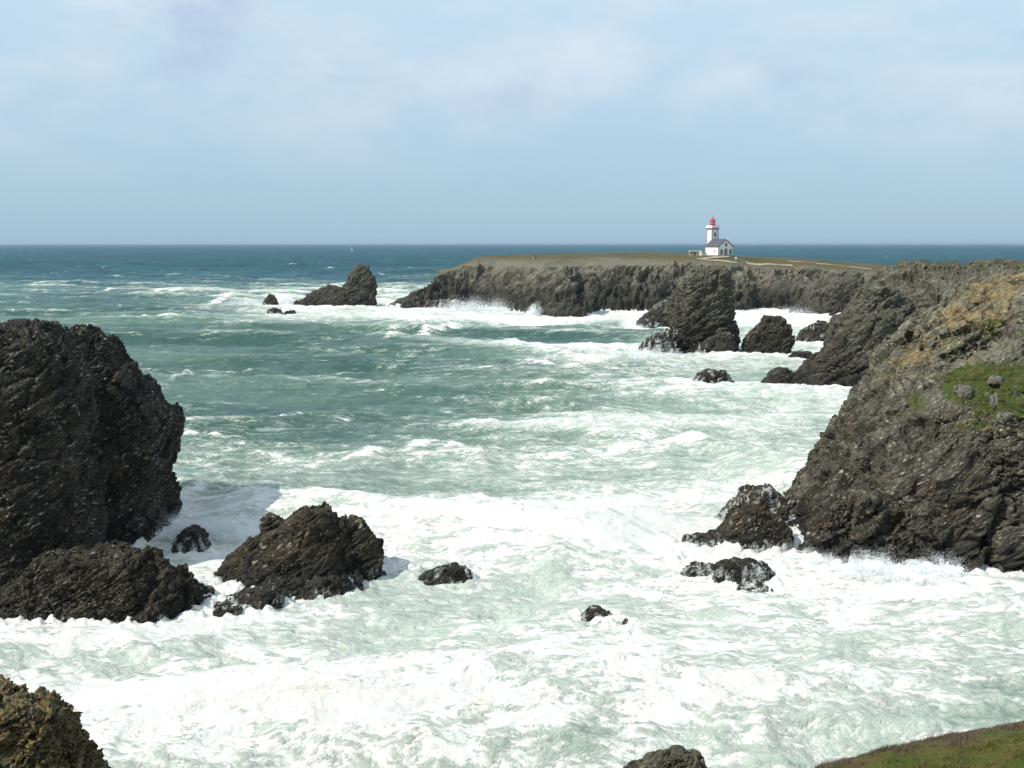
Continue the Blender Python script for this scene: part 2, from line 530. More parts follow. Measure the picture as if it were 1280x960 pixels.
rock('rock', [lobe([(773, 781, 789), (778, 777, 792), (785, 775, 794)], 86.3, (0.3, 0.6))], 0.06, 0.5, 0.08, 11, M_WET,
     'tiny dark rock in the foam right beside the small pointed rock', attrs={'wash': wash_all(.3)})
rock('rock', [lobe([(793, -20, 0), (800, -25, 12), (812, -25, 22)], 83, (0.6, 1.4))], 0.09, 1.0, 0.2, 12, M_WET,
     'tip of a dark rock at the left edge of the photo below the broad boulder', attrs={'wash': wash_all(.3)})

# -- rocks at the foot of the right-hand cliff
rock('rock', [lobe([(611, 932, 962), (616, 922, 976), (625, 912, 996), (637, 902, 1010), (652, 892, 1012), (664, 882, 1010)], 117, (1.5, 4.0))], 0.13, 2.0, 0.42, 13, M_WET,
     'rear rounded rock beside the right cliff with white water streaming off its back', attrs={'wash': wash_all(.75)})
rock('rock', [
    lobe([(632, 922, 942), (640, 912, 962), (650, 908, 978), (662, 900, 988), (676, 896, 988), (690, 900, 978)], 108, (1.2, 4.6)),
    lobe([(666, 868, 940), (672, 855, 940), (682, 848, 940), (692, 848, 930)], 107.5, (1.0, 2.6)),
    ],
    0.12, 2.0, 0.42, 14, M_WET, 'large dark rock at the left foot of the right cliff with an arm reaching left', attrs={'wash': lambda co: np.clip(1.0 - co[:, 2] / 2.0, 0, 1) * 0.75})
rock('rock', [lobe([(690, 832, 872), (697, 824, 886), (708, 820, 892)], 104.5, (1.1, 2.0))], 0.10, 1.1, 0.2, 15, M_WET,
     'flat rock slab covered by draining foam between two darker rocks', attrs={'wash': wash_all(1.0)})
rock('rock', [
    lobe([(703, 900, 930), (708, 894, 956), (716, 890, 966), (728, 880, 969), (742, 870, 966)], 98.2, (1.2, 2.6)),
    lobe([(709, 864, 900), (715, 848, 900), (724, 834, 896), (736, 822, 888)], 99, (0.9, 1.9)),
    lobe([(733, 925, 958), (742, 916, 966)], 95, (0.8, 1.4))],
    0.09, 1.3, 0.30, 16, M_WET, 'jagged low rock reef nearest the camera in front of the right cliff foot', attrs={'wash': lambda co: 0.1 + 0.4 * np.clip(1 - co[:, 2] / 0.9, 0, 1)})

# -- right-hand cliff
def cliff_attrs(co):
    g = np.zeros(len(co), np.float32)
    u = co[:, 0] / co[:, 1] * FPX + 640
    v = 304 + (CAM_H - co[:, 2]) / co[:, 1] * FPX * 0.985
    for (cx, cy, rx, ry, a) in ((1250, 470, 62, 18, 1.0), (1212, 482, 30, 18, .9), (1262, 505, 40, 16, .75), (1150, 500, 14, 12, .55), (1240, 408, 20, 16, .45), (1188, 432, 18, 20, .42), (1120, 455, 24, 14, .3), (1225, 530, 30, 14, .42), (1262, 430, 20, 14, .3), (1160, 470, 20, 14, .3)):
        d = ((u - cx) / rx) ** 2 + ((v - cy + (cx - 1250) * 0.0) / ry) ** 2
        g = np.maximum(g, a * np.exp(-d * d * 0.7))
    return g * 1.35


def cliff_lichen(co):
    u = co[:, 0] / co[:, 1] * FPX + 640
    v = 304 + (CAM_H - co[:, 2]) / co[:, 1] * FPX
    g = np.zeros(len(co), np.float32)
    for (cx, cy, rx, ry, a) in ((1240, 365, 45, 22, .9), (1200, 395, 40, 20, .95), (1240, 395, 40, 20, .8), (1150, 440, 22, 22, .8), (1130, 455, 20, 14, .7), (1180, 420, 30, 20, .55), (1272, 345, 30, 14, .8), (1215, 440, 30, 20, .45), (1110, 480, 18, 14, .5)):
        d = ((u - cx) / rx) ** 2 + ((v - cy) / ry) ** 2
        g = np.maximum(g, a * np.exp(-d))
    return g - 0.05


_, CLIFF_CO = rock('cliff', [
    lobe([(346, 1272, 1430, 128, 5), (351, 1242, 1430, 128, 7), (360, 1222, 1430, 127.5, 9), (378, 1200, 1430, 127, 10), (405, 1168, 1430, 126, 12), (440, 1135, 1430, 124, 13.5), (465, 1112, 1430, 123, 14.5), (492, 1096, 1430, 121, 15),
          (520, 1082, 1430, 120, 15.5), (548, 1062, 1430, 118, 15.5), (575, 1050, 1430, 116, 15), (600, 1030, 1430, 115, 15), (630, 1008, 1430, 113.5, 14.5), (655, 990, 1430, 112.5, 14), (675, 984, 1430, 112, 13.5)], n=3.2, shear=-0.06),
    lobe([(620, 1040, 1100), (645, 1024, 1120), (670, 1008, 1140), (690, 998, 1150), (706, 994, 1150)], 104, (1.5, 2.6)),
    lobe([(470, 1262, 1430), (540, 1250, 1430), (600, 1262, 1430), (640, 1250, 1430), (700, 1228, 1430), (722, 1218, 1430)], 103.5, (3.5, 5.0), 3.0)],
    0.19, 4.6, lambda co: 1.0 * (1 - 0.7 * np.clip(cliff_attrs(co), 0, 1)), 21, M_CLIFF, None, kind='structure', foam=5,
    cracks=[([(1300, 600), (1262, 625), (1240, 668), (1226, 712)], 100, 0.5, 1.5), ([(1275, 425), (1240, 440), (1205, 452)], 112, 0.5, 1.2), ([(1050, 578), (1090, 582), (1115, 576)], 104, .5, 1.0),
            ([(1150, 674), (1175, 688), (1200, 705)], 98, .35, .8)],
    attrs={'grass': cliff_attrs, 'lichen': cliff_lichen, 'wash': wash_all(0)})

# -- loose stones on the turf ledge of the right cliff, found on the surface itself
ckd = kdtree.KDTree(len(CLIFF_CO[::3]))
CU = np.stack([CLIFF_CO[:, 0] / CLIFF_CO[:, 1] * FPX + 640, 304 + (CAM_H - CLIFF_CO[:, 2]) / CLIFF_CO[:, 1] * FPX], 1)
for (px, py, wd, hg, seed, lab) in (
        (1204, 488, 20, 17, 31, 'pale upright boulder on the lower left corner of the turf ledge'),
        (1243, 474, 18, 12, 32, 'grey block with split top in the middle of the turf ledge'),
        (1249, 500, 19, 20, 33, 'largest pale boulder at the lower edge of the turf ledge'),
        (1259, 520, 24, 12, 34, 'long slab leaning out just below the turf ledge'),
        (1274, 482, 9, 7, 35, 'small pale stone near the right end of the turf ledge'),
        (1214, 490, 6, 5, 36, 'little stone beside the pale upright boulder on turf')):
    d = (CU[:, 0] - px) ** 2 + (CU[:, 1] - (py + hg * 0.35)) ** 2
    cand = np.where(d < 9)[0]
    if len(cand) == 0:
        continue
    yb = float(np.percentile(CLIFF_CO[cand, 1], 10))
    s = yb / FPX
    wm, hm = wd * s, hg * s
    c0 = np.array(P(px, py + hg * 0.1, yb - 0.05))
    bm = bmesh.new(); bmesh.ops.create_icosphere(bm, subdivisions=4, radius=1.0)
    me = bpy.data.meshes.new('b'); bm.to_mesh(me); bm.free()
    co = get_co(me).copy()
    fa = np.empty(len(me.loops), np.int32); me.loops.foreach_get('vertex_index', fa); fa = fa.reshape(-1, 3)
    co = np.sign(co) * np.abs(co) ** 0.8
    co = co * np.array([wm / 2, wm / 2.2, hm / 2])
    d1, gap, r1, r2, off = cells((co / (wm * 0.45) + seed).astype(np.float32), seed)
    nn = co / np.linalg.norm(co, axis=1)[:, None]
    co = co + nn * ((r1 - .5 + off[:, 0] * .5)[:, None]) * wm * 0.26 + nn * fbm(co / (wm * .15), 3, seed)[:, None] * wm * .06
    me2 = new_mesh('boulder', co, fa, (M_PALE,))
    o = link('boulder', me2, loc=c0); tag(o, lab, 'boulder', 'loose stones on the turf ledge of the right cliff')
    set_attr(me2, 'lichen', np.full(len(co), -0.1)); 

# -- headland in the middle distance on the right
rock('headland', [
    lobe([(331, 1172, 1210, 268, 6), (335, 1134, 1370, 266, 10), (340, 1119, 1370, 264, 13), (346, 1104, 1370, 262, 17), (358, 1092, 1370, 260, 20), (370, 1082, 1370, 258, 23), (385, 1070, 1370, 256, 25), (400, 1056, 1370, 254, 27),
          (430, 1045, 1370, 252, 29), (455, 1040, 1370, 250, 29.5)], n=2.8),
    lobe([(392, 1062, 1120), (402, 1045, 1130), (415, 1036, 1130), (432, 1024, 1130), (448, 1012, 1130), (465, 1004, 1130), (480, 994, 1125), (490, 986, 1120)], 230, (5, 8), 2.6),
    lobe([(362, 1080, 1120), (385, 1062, 1140), (400, 1055, 1160), (440, 1080, 1180)], 240, (4, 8), 2.6)],
    0.36, 9.0, 1.6, 41, M_MID, None, kind='structure', foam=10, attrs={'wash': wash_all(0), 'grass': lambda co: np.clip((co[:, 2] - 23.2) * 0.35, 0, 0.45)})

# -- stacks and reefs off the headland
rock('sea_stack', [
    lobe([(338, 884, 906), (341, 868, 909), (347, 856, 911), (356, 851, 912), (368, 848, 912), (385, 842, 913), (400, 841, 915), (415, 840, 917), (430, 840, 919), (440, 846, 921)], 302, (6.5, 10), 3.6),
    lobe([(352, 838, 870), (370, 836, 870), (390, 836, 870), (420, 838, 870)], 309, (3, 6), 2.8)],
    0.32, 5.5, 1.3, 42, M_MID, 'tall dark rock stack with sheer right side standing before the island', 'sea stack', foam=9)
rock('rock', [lobe([(413, 826, 840), (418, 816, 845), (425, 808, 847), (434, 802, 849), (442, 798, 850)], 294, (2, 5))], 0.26, 3.0, 0.7, 43, M_MID,
     'rounded rock at the left foot of the tall stack before the island', foam=9, attrs={'wash': wash_all(.8)})
rock('rock', [lobe([(417, 898, 912), (424, 884, 918), (432, 876, 922), (442, 870, 926)], 291, (2, 5))], 0.26, 3.0, 0.7, 44, M_MID,
     'low rock at the right foot of the tall stack with water pouring off', foam=9, attrs={'wash': lambda co: np.clip(1 - (co[:, 0] - co[:, 0].min()) / 6.0, 0, 1)})
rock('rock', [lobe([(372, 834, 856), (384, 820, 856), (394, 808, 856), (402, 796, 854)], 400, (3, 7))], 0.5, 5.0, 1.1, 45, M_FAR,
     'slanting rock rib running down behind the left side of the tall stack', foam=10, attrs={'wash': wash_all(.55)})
rock('rock', [lobe([(395, 956, 972), (400, 951, 981), (410, 944, 986), (420, 935, 988), (430, 929, 989), (441, 928, 991)], 296, (2.5, 7))], 0.28, 4.0, 0.9, 46, M_MID,
     'rock tooth with a notched top between tall stack and right headland', foam=9)
rock('rock', [lobe([(461, 971, 984), (467, 962, 990), (476, 955, 995), (486, 950, 998)], 230, (2, 5))], 0.2, 2.6, 0.5, 47, M_MID,
     'rounded dark rock touching the left toe of the right headland', foam=7)
rock('rock', [lobe([(463, 882, 905), (468, 874, 910), (477, 865, 915), (489, 857, 920)], 229, (2, 5))], 0.18, 2.4, 0.5, 48, M_MID,
     'isolated low rock with white streaks in the channel left of the headland', foam=7, attrs={'wash': wash_all(.65)})
rock('rock', [lobe([(404, 1022, 1052), (412, 1006, 1050), (421, 999, 1048), (431, 996, 1045)], 325, (3, 6))], 0.3, 3.0, 0.7, 49, M_MID,
     'grey reef rock washed by surf just left of the headland slope', foam=9, attrs={'wash': wash_all(.5)})
rock('rock', [lobe([(440, 992, 1012), (446, 988, 1018), (451, 986, 1020)], 280, (1.5, 3))], 0.22, 2.0, 0.45, 50, M_MID,
     'low dark rock between the notched tooth and the headland', foam=8)
rock('headland', [lobe([(341, 1066, 1073), (346, 1050, 1075), (352, 1034, 1077), (360, 1022, 1078), (372, 1008, 1079), (384, 998, 1081), (393, 992, 1083)], 455, (4, 17), 2.5)],
     0.55, 8.0, 1.5, 51, M_MID, None, kind='structure', foam=11)
rock('sea_stack', [
    lobe([(333, 447, 459), (338, 440, 464), (346, 433, 467), (356, 429, 469), (368, 427, 470), (386, 426, 470)], 520, (2.5, 8)),
    lobe([(359, 402, 460), (364, 390, 465), (371, 380, 467), (379, 372, 468), (386, 368, 469)], 516, (3, 8))],
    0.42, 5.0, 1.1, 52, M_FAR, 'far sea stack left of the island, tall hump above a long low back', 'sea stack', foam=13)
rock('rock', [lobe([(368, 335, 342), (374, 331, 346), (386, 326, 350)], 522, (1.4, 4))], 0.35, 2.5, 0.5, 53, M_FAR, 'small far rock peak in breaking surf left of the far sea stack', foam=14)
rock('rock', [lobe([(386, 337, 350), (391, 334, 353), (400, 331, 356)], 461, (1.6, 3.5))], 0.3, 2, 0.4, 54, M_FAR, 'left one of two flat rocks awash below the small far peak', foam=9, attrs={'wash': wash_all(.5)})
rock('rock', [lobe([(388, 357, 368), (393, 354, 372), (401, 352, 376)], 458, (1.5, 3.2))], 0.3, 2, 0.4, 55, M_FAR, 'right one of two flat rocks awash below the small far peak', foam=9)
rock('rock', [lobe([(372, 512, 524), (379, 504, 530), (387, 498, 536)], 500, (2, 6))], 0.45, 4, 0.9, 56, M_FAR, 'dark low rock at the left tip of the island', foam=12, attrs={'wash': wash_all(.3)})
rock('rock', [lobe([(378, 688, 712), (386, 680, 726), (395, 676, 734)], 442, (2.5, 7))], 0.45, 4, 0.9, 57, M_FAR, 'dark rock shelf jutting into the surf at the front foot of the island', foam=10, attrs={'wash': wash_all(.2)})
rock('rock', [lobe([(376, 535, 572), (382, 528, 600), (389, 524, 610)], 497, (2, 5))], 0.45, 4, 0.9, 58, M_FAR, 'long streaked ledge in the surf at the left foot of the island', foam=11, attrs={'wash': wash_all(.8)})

# -- foreground crags below the camera
rock('crag', [lobe([(876, -80, 48), (883, -80, 66), (895, -80, 76), (908, -80, 82), (926, -80, 92), (948, -80, 104), (962, -80, 100), (1010, -90, 120)], 27, (1.0, 2.4), 3.0)],
     0.034, 0.80, 0.27, 61, M_NEAR, 'foreground crag with orange lichen in the bottom left corner', 'crag', foam=0, cut=14.5, attrs={'lichen': lambda co: np.full(len(co), 0.62), 'grass': lambda co: np.full(len(co), .0)})
rock('crag', [lobe([(941, 832, 858), (946, 816, 870), (953, 804, 878), (965, 786, 886), (1000, 750, 910)], 25, (0.3, 1.2), 2.4)],
     0.026, 0.5, 0.11, 62, M_NEAR, 'grey lichened crag just showing at the bottom edge of the photo', 'crag', foam=0, cut=15.5, strike=-0.2, attrs={'lichen': lambda co: np.full(len(co), 0.12)})

print('T rocks', time.time() - _T0)
# ------------------------------------------------------------------ island: heightfield over a coast outline
coast_px = [(508, 384), (530, 384), (560, 384), (600, 385), (640, 389), (680, 396), (720, 395), (760, 390), (800, 391), (850, 391), (915, 391), (950, 390), (990, 391), (1040, 390), (1083, 390)]
coast = [(P(a, b_, G(b_))[0], G(b_)) for a, b_ in coast_px]
coast += [(150, 420), (170, 350), (205, 310), (260, 285), (330, 270), (420, 300), (420, 700), (300, 690), (180, 660), (110, 640), (40, 610), (-20, 585), (-50, 555), (-62, 525)]
coast = np.array(coast, np.float32)


def poly_sd(pts, poly):
    n = len(poly); d = np.full(len(pts), 9e9, np.float32); inside = np.zeros(len(pts), bool)
    for i in range(n):
        a, b_ = poly[i], poly[(i + 1) % n]
        e = b_ - a; v = pts - a
        t = np.clip((v @ e) / (e @ e), 0, 1)
        d = np.minimum(d, np.hypot(*(v - t[:, None] * e).T))
        c1 = (a[1] <= pts[:, 1]) & (b_[1] > pts[:, 1]); c2 = (a[1] > pts[:, 1]) & (b_[1] <= pts[:, 1])
        cr = e[0] * v[:, 1] - e[1] * v[:, 0]
        inside ^= (c1 & (cr > 0)) | (c2 & (cr < 0))
    return np.where(inside, d, -d)


def island_height(xy):
    p3 = np.concatenate([xy, np.zeros((len(xy), 1), np.float32)], 1).astype(np.float32)
    wob = np.stack([fbm(p3 / 30, 2, 301), fbm(p3 / 30 + 50, 2, 302)], 1) * 12
    d = poly_sd((xy + wob).astype(np.float32), coast)
    x, y = xy[:, 0], xy[:, 1]
    top = np.interp(x, [-58, -46, -38, -30, -17, 0, 30, 75, 110, 150, 200, 300], [7, 11, 16.5, 20.5, 23.6, 24.3, 24.8, 25.3, 23.6, 22.0, 18.5, 16.5])
    top = top - np.clip(480 - y, 0, 200) * 0.03 * (x > 20)
    cw = np.interp(x, [-60, 60, 100, 140, 200], [15, 13, 20, 22, 18])              # width of the cliff
    ch = np.interp(x, [-60, 60, 90, 130, 200], [0.80, 0.80, 0.82, 0.78, 0.75])       # how much of the height the cliff takes
    rw = np.interp(x, [-60, 60, 120, 200], [40, 34, 26, 70])                        # width of the rounding above it
    a = np.clip(d / cw, 0, 1); a = a ** 0.75
    r = np.clip((d - cw) / rw, 0, 1); r = 1 - (1 - r) ** 2
    h = top * (ch * a + (1 - ch) * r)
    h += np.where(d > 0, 0, d * 0.6)
    rough = np.clip(1.2 - (d - cw) / 18, 0.06, 1)
    h += fbm(p3 / 15, 5, 310, 0.55, True) * 0.55 * rough * np.clip(d / 4, 0, 1)
    h += fbm(p3 / 40, 4, 320) * 0.5 * np.clip(d / 20, 0, 1)
    h += 1.2 * np.exp(-(((x - 138) / 6) ** 2 + ((y - 515) / 7) ** 2)) + 1.5 * np.exp(-(((x + 12) / 9) ** 2 + ((y - 540) / 12) ** 2))
    # level pad under the lighthouse
    pad = np.exp(-(((x - 93) / 15) ** 2 + ((y - 520) / 12) ** 2) ** 2)
    h = h * (1 - pad) + PAD * pad
    return h, d


PAD = P(900, 319.5, 518)[2]
gx = np.arange(-75, 345, 1.0, dtype=np.float32); gy = np.concatenate([np.arange(262, 560, 1.0), np.arange(560, 705, 3.0)]).astype(np.float32)
X, Y_ = np.meshgrid(gx, gy)
xy = np.stack([X.ravel(), Y_.ravel()], 1)
h, dcoast = island_height(xy)
ii = np.arange(len(gx) * len(gy)).reshape(len(gy), len(gx))
q = np.stack([ii[:-1, :-1].ravel(), ii[:-1, 1:].ravel(), ii[1:, 1:].ravel(), ii[1:, :-1].ravel()], 1)
co = np.stack([xy[:, 0], xy[:, 1], h], 1).astype(np.float32)
keep = (h[q] > -3).any(1); q = q[keep]
used = np.unique(q); rm = np.zeros(len(co), np.int32); rm[used] = np.arange(len(used)); q = rm[q]; co = co[used]; dc = dcoast[used]
me = new_mesh('t', co, q); no = get_no(me).copy(); bpy.data.meshes.remove(me)
steep = np.clip((0.93 - no[:, 2]) * 5, 0, 1) * np.clip(co[:, 2] / 2 + .5, 0, 1)
for k, (s, a) in enumerate(((14.0, 4.2), (6.0, 2.8), (2.6, 1.3))):
    f = frame(co + np.stack([vnoise(co / 7, 5), vnoise(co / 7, 6), vnoise(co / 7, 7)], 1) * 1.5, STRIKE * 1.2)
    d1, gap, r1, r2, off = cells((f / (np.array([1.5, 1.3, 0.5]) * s)).astype(np.float32), 400 + k)
    dd = (r1 - .5) * 1.2 + off[:, 2] * .6 + off[:, 0] * (r2 - .5) - np.clip(.15 - gap, 0, 1) * 2
    co = co + no * (dd * a * steep)[:, None]
co = co.astype(np.float32)

mi = bpy.data.materials.new('island_ground'); mi.use_nodes = True
t = NT(mi.node_tree)
geo = t.n('ShaderNodeNewGeometry'); pos = geo.outputs['Position']
rot = t.mapping(pos, (1, 1, 1), (0.12, -STRIKE, 0.15))
n2 = t.noise(t.mapping(rot, (0.14, 0.16, 0.7)), 1.0, 7, 0.66, 0.4)
n3 = t.noise(t.mapping(rot, (0.5, 0.6, 1.8)), 1.0, 5, 0.7)
rockc = t.mix(t.ramp(n2, 0.32, 0.66), (0.040, 0.037, 0.030), (0.17, 0.155, 0.115))
rockc = t.mix(t.ramp(n3, 0.52, 0.74), rockc, (0.29, 0.265, 0.20))
low = t.n('ShaderNodeSeparateXYZ'); t.l(pos, low.inputs[0])
hh = t.math('ADD', low.outputs[2], t.math('MULTIPLY', t.math('SUBTRACT', t.noise(pos, 0.06, 5, 0.6), 0.5), 12))
rockc = t.mix(t.math('MULTIPLY', t.ramp(hh, 15, 6), 0.75), rockc, (0.024, 0.023, 0.020))
rockc = t.mix(t.math('MULTIPLY', t.ramp(hh, 13, 22), 0.5), rockc, (0.20, 0.185, 0.13))
vg = t.noise(pos, 0.05, 6, 0.62)
heath = t.mix(t.ramp(vg, 0.38, 0.62), (0.085, 0.080, 0.030), (0.135, 0.105, 0.055))
heath = t.mix(t.ramp(t.noise(t.mapping(pos, (1, .5, 1)), 0.035, 5, 0.6), 0.56, 0.68), heath, (0.12, 0.070, 0.050))
heath = t.mix(t.ramp(t.noise(pos, 0.9, 5, 0.7), 0.42, 0.72), heath, (0.055, 0.055, 0.026))
heath = t.mix(t.ramp(t.attr('bare'), 0.45, 0.6), heath, (0.34, 0.23, 0.13))
nz = t.n('ShaderNodeSeparateXYZ'); t.l(geo.outputs['Normal'], nz.inputs[0])
mk = t.math('MULTIPLY', t.ramp(t.math('ADD', nz.outputs[2], t.math('MULTIPLY', t.math('SUBTRACT', n3, 0.5), 0.25)), 0.84, 0.95),
            t.ramp(t.math('ADD', t.attr('inland'), t.math('MULTIPLY', t.math('SUBTRACT', vg, 0.5), 30)), 16, 30))
c = t.mix(mk, rockc, heath)
sn = t.noise(t.mapping(pos, (.7, .7, .2)), 1.0, 4, 0.6)
c = t.mix(t.ramp(t.math('ADD', sn, t.ramp(low.outputs[2], 5.0, 0.5)), 1.38, 1.5), c, (0.78, 0.8, 0.8))
b = t.n('ShaderNodeBsdfPrincipled'); t.l(c, b.inputs['Base Color']); b.inputs['Roughness'].default_value = 0.95; b.inputs['Specular IOR Level'].default_value = 0.15
bmp = t.n('ShaderNodeBump'); bmp.inputs['Strength'].default_value = 0.8; bmp.inputs['Distance'].default_value = 0.7; t.l(t.math('ADD', n2, n3), bmp.inputs['Height']); t.l(bmp.outputs[0], b.inputs['Normal'])
t.l(b.outputs[0], t.n('ShaderNodeOutputMaterial').inputs[0])
me = new_mesh('island', co, q, (mi,))
bare = np.zeros(len(co), np.float32)
for (cx, cy, rx, ry, a) in ((118, 432, 9, 14, 1.0), (150, 400, 8, 20, .9), (158, 440, 10, 14, .7)):
    bare = np.maximum(bare, a * np.exp(-((co[:, 0] - cx) / rx) ** 2 - ((co[:, 1] - cy) / ry) ** 2))
bare += fbm(co / 6, 3, 9) * .15
set_attr(me, 'bare', bare)
set_attr(me, 'inland', dc)
isl = link('island', me); tag(isl, kind='structure')
ism = co[(np.abs(co[:, 2]) < 1.0)]
for p in ism[::6]:
    WATERLINE.append((p[0], p[1], 13))

# paths on the island, laid on the ground
def island_z(x, y):
    hv, _ = island_height(np.array([[x, y]], np.float32)); return float(hv[0])


m_path = bpy.data.materials.new('sandy_path'); m_path.use_nodes = True
t = NT(m_path.node_tree); geo = t.n('ShaderNodeNewGeometry')
c = t.mix(t.ramp(t.noise(geo.outputs['Position'], 0.6, 5, 0.7), 0.35, 0.65), (0.24, 0.20, 0.13), (0.42, 0.37, 0.27))
b = t.n('ShaderNodeBsdfPrincipled'); t.l(c, b.inputs['Base Color']); b.inputs['Roughness'].default_value = 0.95
t.l(b.outputs[0], t.n('ShaderNodeOutputMaterial').inputs[0])


def path(pts, width):
    pts = np.array(pts, np.float32)
    seg = np.linspace(0, len(pts) - 1, 90)
    xs = np.interp(seg, range(len(pts)), pts[:, 0]); ys = np.interp(seg, range(len(pts)), pts[:, 1])
    dx, dy = np.gradient(xs), np.gradient(ys); L = np.hypot(dx, dy)
    nx, ny = -dy / L, dx / L
    lat = np.linspace(-1, 1, 7)
    wv = width * (0.8 + 0.35 * vnoise(np.stack([xs / 7, ys / 7, xs * 0], 1), 5))
    XX = xs[:, None] + nx[:, None] * lat * wv[:, None] / 2; YY = ys[:, None] + ny[:, None] * lat * wv[:, None] / 2
    hv, _ = island_height(np.stack([XX.ravel(), YY.ravel()], 1).astype(np.float32))
    cc = np.stack([XX.ravel(), YY.ravel(), hv + 0.16], 1)
    ii = np.arange(90 * 7).reshape(90, 7)
    qq = np.stack([ii[:-1, :-1].ravel(), ii[1:, :-1].ravel(), ii[1:, 1:].ravel(), ii[:-1, 1:].ravel()], 1)
    o = link('path', new_mesh('path', cc, qq, (m_path,))); tag(o, kind='structure')


def on_island(px, py):
    """where the line of sight through a photo point first meets the island"""
    Yt = np.arange(440, 640, 1.0, dtype=np.float32)
    a = np.array([P(px, py, float(v)) for v in Yt], np.float32)
    hv, _ = island_height(a[:, :2].copy())
    m = np.where(hv >= a[:, 2])[0]
    k = m[0] if len(m) else 70
    return (float(a[k, 0]), float(a[k, 1]))


path([on_island(*p) for p in ((911, 321), (900, 321.8), (886, 323), (877, 323.8), (872, 324.2), (880, 325), (896, 326.6), (915, 328), (936, 329.6), (960, 330.8), (990, 332))], 2.6)
path([on_island(*p) for p in ((985, 326.5), (1002, 328), (1018, 329.4), (1032, 330.6), (1047, 332), (1068, 334.5), (1089, 337))], 2.4)

print('T island', time.time() - _T0)
# ------------------------------------------------------------------ simple materials
def simple(name, col, rough=0.7, var=0.12, scale=1.5, metal=0.0, bump=0.0):
    m = bpy.data.materials.new(name); m.use_nodes = True
    t = NT(m.node_tree)
    geo = t.n('ShaderNodeTexCoord')
    n = t.noise(geo.outputs['Object'], scale, 5, 0.65)
    lo = tuple(v * (1 - var) for v in col); hi = tuple(min(1, v * (1 + var)) for v in col)
    b = t.n('ShaderNodeBsdfPrincipled'); t.l(t.mix(t.ramp(n, 0.3, 0.7), lo, hi), b.inputs['Base Color'])
    b.inputs['Roughness'].default_value = rough; b.inputs['Metallic'].default_value = metal
    if bump:
        bp = t.n('ShaderNodeBump'); bp.inputs['Distance'].default_value = bump; t.l(n, bp.inputs['Height']); t.l(bp.outputs[0], b.inputs['Normal'])
    t.l(b.outputs[0], t.n('ShaderNodeOutputMaterial').inputs[0])
    return m


M_WHITE = simple('white_render', (0.78, 0.76, 0.70), 0.85, 0.07, 0.7)
M_CREAM = simple('cream_render', (0.62, 0.60, 0.46), 0.9, 0.12, 0.5)
M_STONE = simple('grey_stone_trim', (0.30, 0.29, 0.27), 0.9, 0.2, 3)
M_SLATE = simple('slate', (0.095, 0.095, 0.12), 0.6, 0.25, 2)
M_RED = simple('red_paint', (0.45, 0.045, 0.05), 0.45, 0.1)
M_DGLASS = simple('dark_glass', (0.03, 0.035, 0.04), 0.12, 0.1)
M_LGLASS = simple('lantern_glass', (0.35, 0.32, 0.33), 0.1, 0.1)
M_DOOR = simple('grey_door', (0.20, 0.18, 0.20), 0.6, 0.15)
M_BRICK = simple('rubble_wall', (0.36, 0.27, 0.19), 0.9, 0.3, 1.5)
M_CLOTH_D = simple('dark_clothing', (0.03, 0.03, 0.045), 0.9)
M_CLOTH_L = simple('pale_clothing', (0.42, 0.45, 0.50), 0.9)
M_SKIN = simple('skin', (0.45, 0.28, 0.20), 0.6)
M_SAIL = simple('sailcloth', (0.62, 0.62, 0.60), 0.8)
M_HULL = simple('dark_hull', (0.06, 0.07, 0.09), 0.5)


class MB:
    def __init__(self): self.v = []; self.f = []
    def box(self, x0, x1, y0, y1, z0, z1):
        o = len(self.v)
        self.v += [(x, y, z) for z in (z0, z1) for x, y in ((x0, y0), (x1, y0), (x1, y1), (x0, y1))]
        self.f += [tuple(o + i for i in q) for q in ((0, 3, 2, 1), (4, 5, 6, 7), (0, 1, 5, 4), (1, 2, 6, 5), (2, 3, 7, 6), (3, 0, 4, 7))]
        return self
    def prism(self, poly, axis, a, b_):
        """extrude a 2-D polygon; axis 'y': poly in (x,z); axis 'x': poly in (y,z); axis 'z': poly in (x,y)"""
        o = len(self.v); n = len(poly)
        for d in (a, b_):
            for p, r in poly:
                self.v.append((p, d, r) if axis == 'y' else ((d, p, r) if axis == 'x' else (p, r, d)))
        self.f.append(tuple(range(o, o + n))); self.f.append(tuple(range(o + 2 * n - 1, o + n - 1, -1)))
        for i in range(n):
            j = (i + 1) % n; self.f.append((o + i, o + n + i, o + n + j, o + j))
        return self
    def lathe(self, prof, n=16, cx=0, cy=0):
        o = len(self.v)
        for r, z in prof:
            for k in range(n):
                a = 2 * math.pi * k / n; self.v.append((cx + r * math.cos(a), cy + r * math.sin(a), z))
        for i in range(len(prof) - 1):
            for k in range(n):
                k2 = (k + 1) % n; self.f.append((o + i * n + k, o + i * n + k2, o + (i + 1) * n + k2, o + (i + 1) * n + k))
        self.f.append(tuple(o + k for k in range(n - 1, -1, -1))); self.f.append(tuple(o + (len(prof) - 1) * n + k for k in range(n)))
        return self
    def build(self, name, mat, parent=None, loc=None):
        me = bpy.data.meshes.new(name); me.from_pydata(self.v, [], self.f); me.update()
        bm = bmesh.new(); bm.from_mesh(me); bmesh.ops.recalc_face_normals(bm, faces=bm.faces); bm.to_mesh(me); bm.free()
        me.materials.append(mat)
        return link(name, me, parent, loc)


def arch(cx, z0, wd, hg, n=8):
    r = wd / 2
    pts = [(cx - r, z0), (cx + r, z0), (cx + r, z0 + hg - r)]
    for k in range(1, n):
        a = math.pi * k / n
        pts.append((cx + r * math.cos(a), z0 + hg - r + r * math.sin(a)))
    pts.append((cx - r, z0 + hg - r))
    return pts


